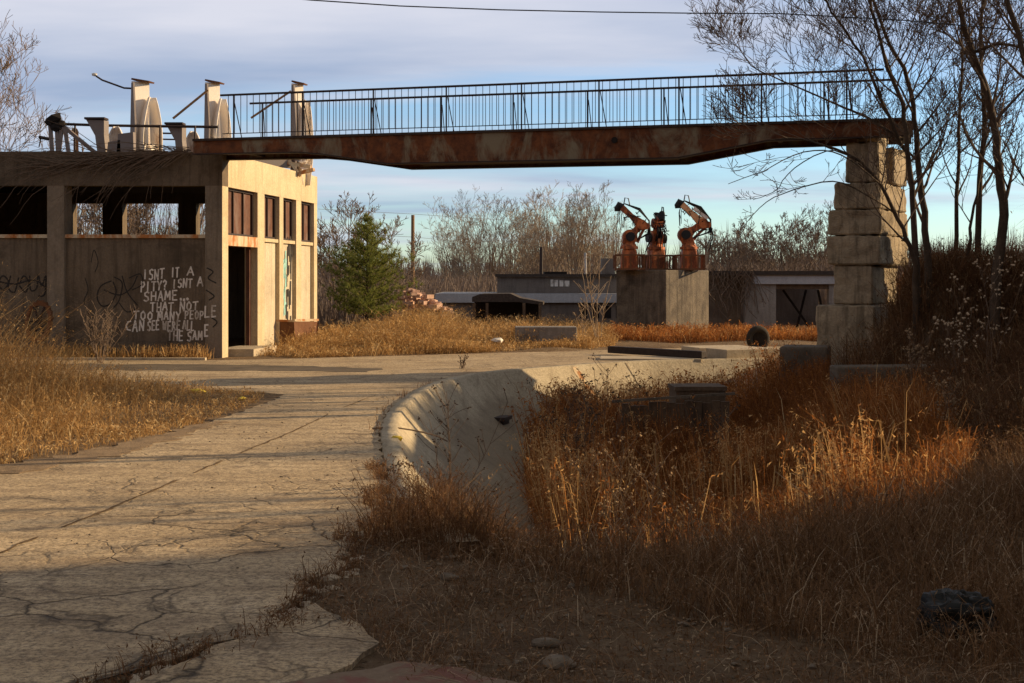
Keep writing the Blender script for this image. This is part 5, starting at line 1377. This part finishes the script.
# more cloud high up and to the left, clear low on the right
cov = math_('ADD', math_('MULTIPLY', sp.outputs['Z'], 3.6), math_('MULTIPLY', sp.outputs['X'], -.62))
den = math_('ADD', math_('MULTIPLY', nz.outputs['Fac'], 1.9), math_('SUBTRACT', cov, .66))
cr = N.new('ShaderNodeMapRange'); cr.interpolation_type = 'SMOOTHSTEP'; cr.inputs['From Min'].default_value = .30; cr.inputs['From Max'].default_value = .85; cr.inputs['To Max'].default_value = .9
Lk.new(den, cr.inputs['Value'])
nz2 = N.new('ShaderNodeTexNoise'); nz2.inputs['Scale'].default_value = .9; nz2.inputs['Detail'].default_value = 6; Lk.new(mp.outputs[0], nz2.inputs['Vector'])
cc = N.new('ShaderNodeMix'); cc.data_type = 'RGBA'; r2 = N.new('ShaderNodeMapRange'); r2.inputs['From Min'].default_value = .36; r2.inputs['From Max'].default_value = .66; Lk.new(nz2.outputs['Fac'], r2.inputs['Value']); Lk.new(r2.outputs[0], cc.inputs[0]); cc.inputs[6].default_value = (2.7, 3.3, 4.6, 1); cc.inputs[7].default_value = (5.6, 5.6, 6.2, 1)
mx = N.new('ShaderNodeMix'); mx.data_type = 'RGBA'; Lk.new(cr.outputs[0], mx.inputs[0]); tn = N.new('ShaderNodeMix'); tn.data_type = 'RGBA'; tn.blend_type = 'MULTIPLY'; tn.inputs[0].default_value = 1; Lk.new(sky.outputs[0], tn.inputs[6]); zr_ = N.new('ShaderNodeValToRGB'); Lk.new(sp.outputs['Z'], zr_.inputs[0]); e_ = zr_.color_ramp.elements
e_[0].position = 0; e_[0].color = (.62, .80, 1.0, 1); e_[1].position = .16; e_[1].color = (.70, .82, 1.0, 1)
tg = N.new('ShaderNodeMix'); tg.data_type = 'RGBA'; tg.blend_type = 'MULTIPLY'; tg.inputs[0].default_value = 1; Lk.new(zr_.outputs[0], tg.inputs[6]); tg.inputs[7].default_value = (1.25, 1.25, 1.27, 1); Lk.new(tg.outputs[2], tn.inputs[7]); Lk.new(tn.outputs[2], mx.inputs[6]); Lk.new(cc.outputs[2], mx.inputs[7])
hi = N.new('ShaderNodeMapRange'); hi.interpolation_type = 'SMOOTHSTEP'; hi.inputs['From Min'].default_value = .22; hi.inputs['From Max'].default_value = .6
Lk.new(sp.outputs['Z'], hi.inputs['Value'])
ov = N.new('ShaderNodeMix'); ov.data_type = 'RGBA'; Lk.new(hi.outputs[0], ov.inputs[0]); Lk.new(mx.outputs[2], ov.inputs[6]); ov.inputs[7].default_value = (2.5, 2.4, 2.45, 1)   # dark grey added overhead, out of view, to cut sky light on flat ground
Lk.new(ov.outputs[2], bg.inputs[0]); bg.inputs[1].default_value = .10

sd = bpy.data.lights.new('sun', 'SUN'); sd.energy = 5.0; sd.angle = R(.5); sd.color = (1.0, .73, .42)
so = bpy.data.objects.new('sun', sd); COL.objects.link(so)
sv = Vector((math.cos(R(SUN_EL))*math.cos(R(SUN_AZ)), math.cos(R(SUN_EL))*math.sin(R(SUN_AZ)), math.sin(R(SUN_EL))))
so.rotation_euler = sv.to_track_quat('Z', 'Y').to_euler(); so.location = sv*50

cd = bpy.data.cameras.new('camera'); cd.sensor_width = 36; cd.lens = F/1024*36; cd.shift_y = -(341.5-HZ)/1024; cd.clip_end = 2000; cd.clip_start = .05
co = bpy.data.objects.new('camera', cd); COL.objects.link(co); co.location = (0,0,EYE); co.rotation_euler = (R(90),0,0); S.camera = co
S.view_settings.view_transform = 'Standard'; S.view_settings.look = 'None'; S.view_settings.exposure = .45; S.view_settings.gamma = 1
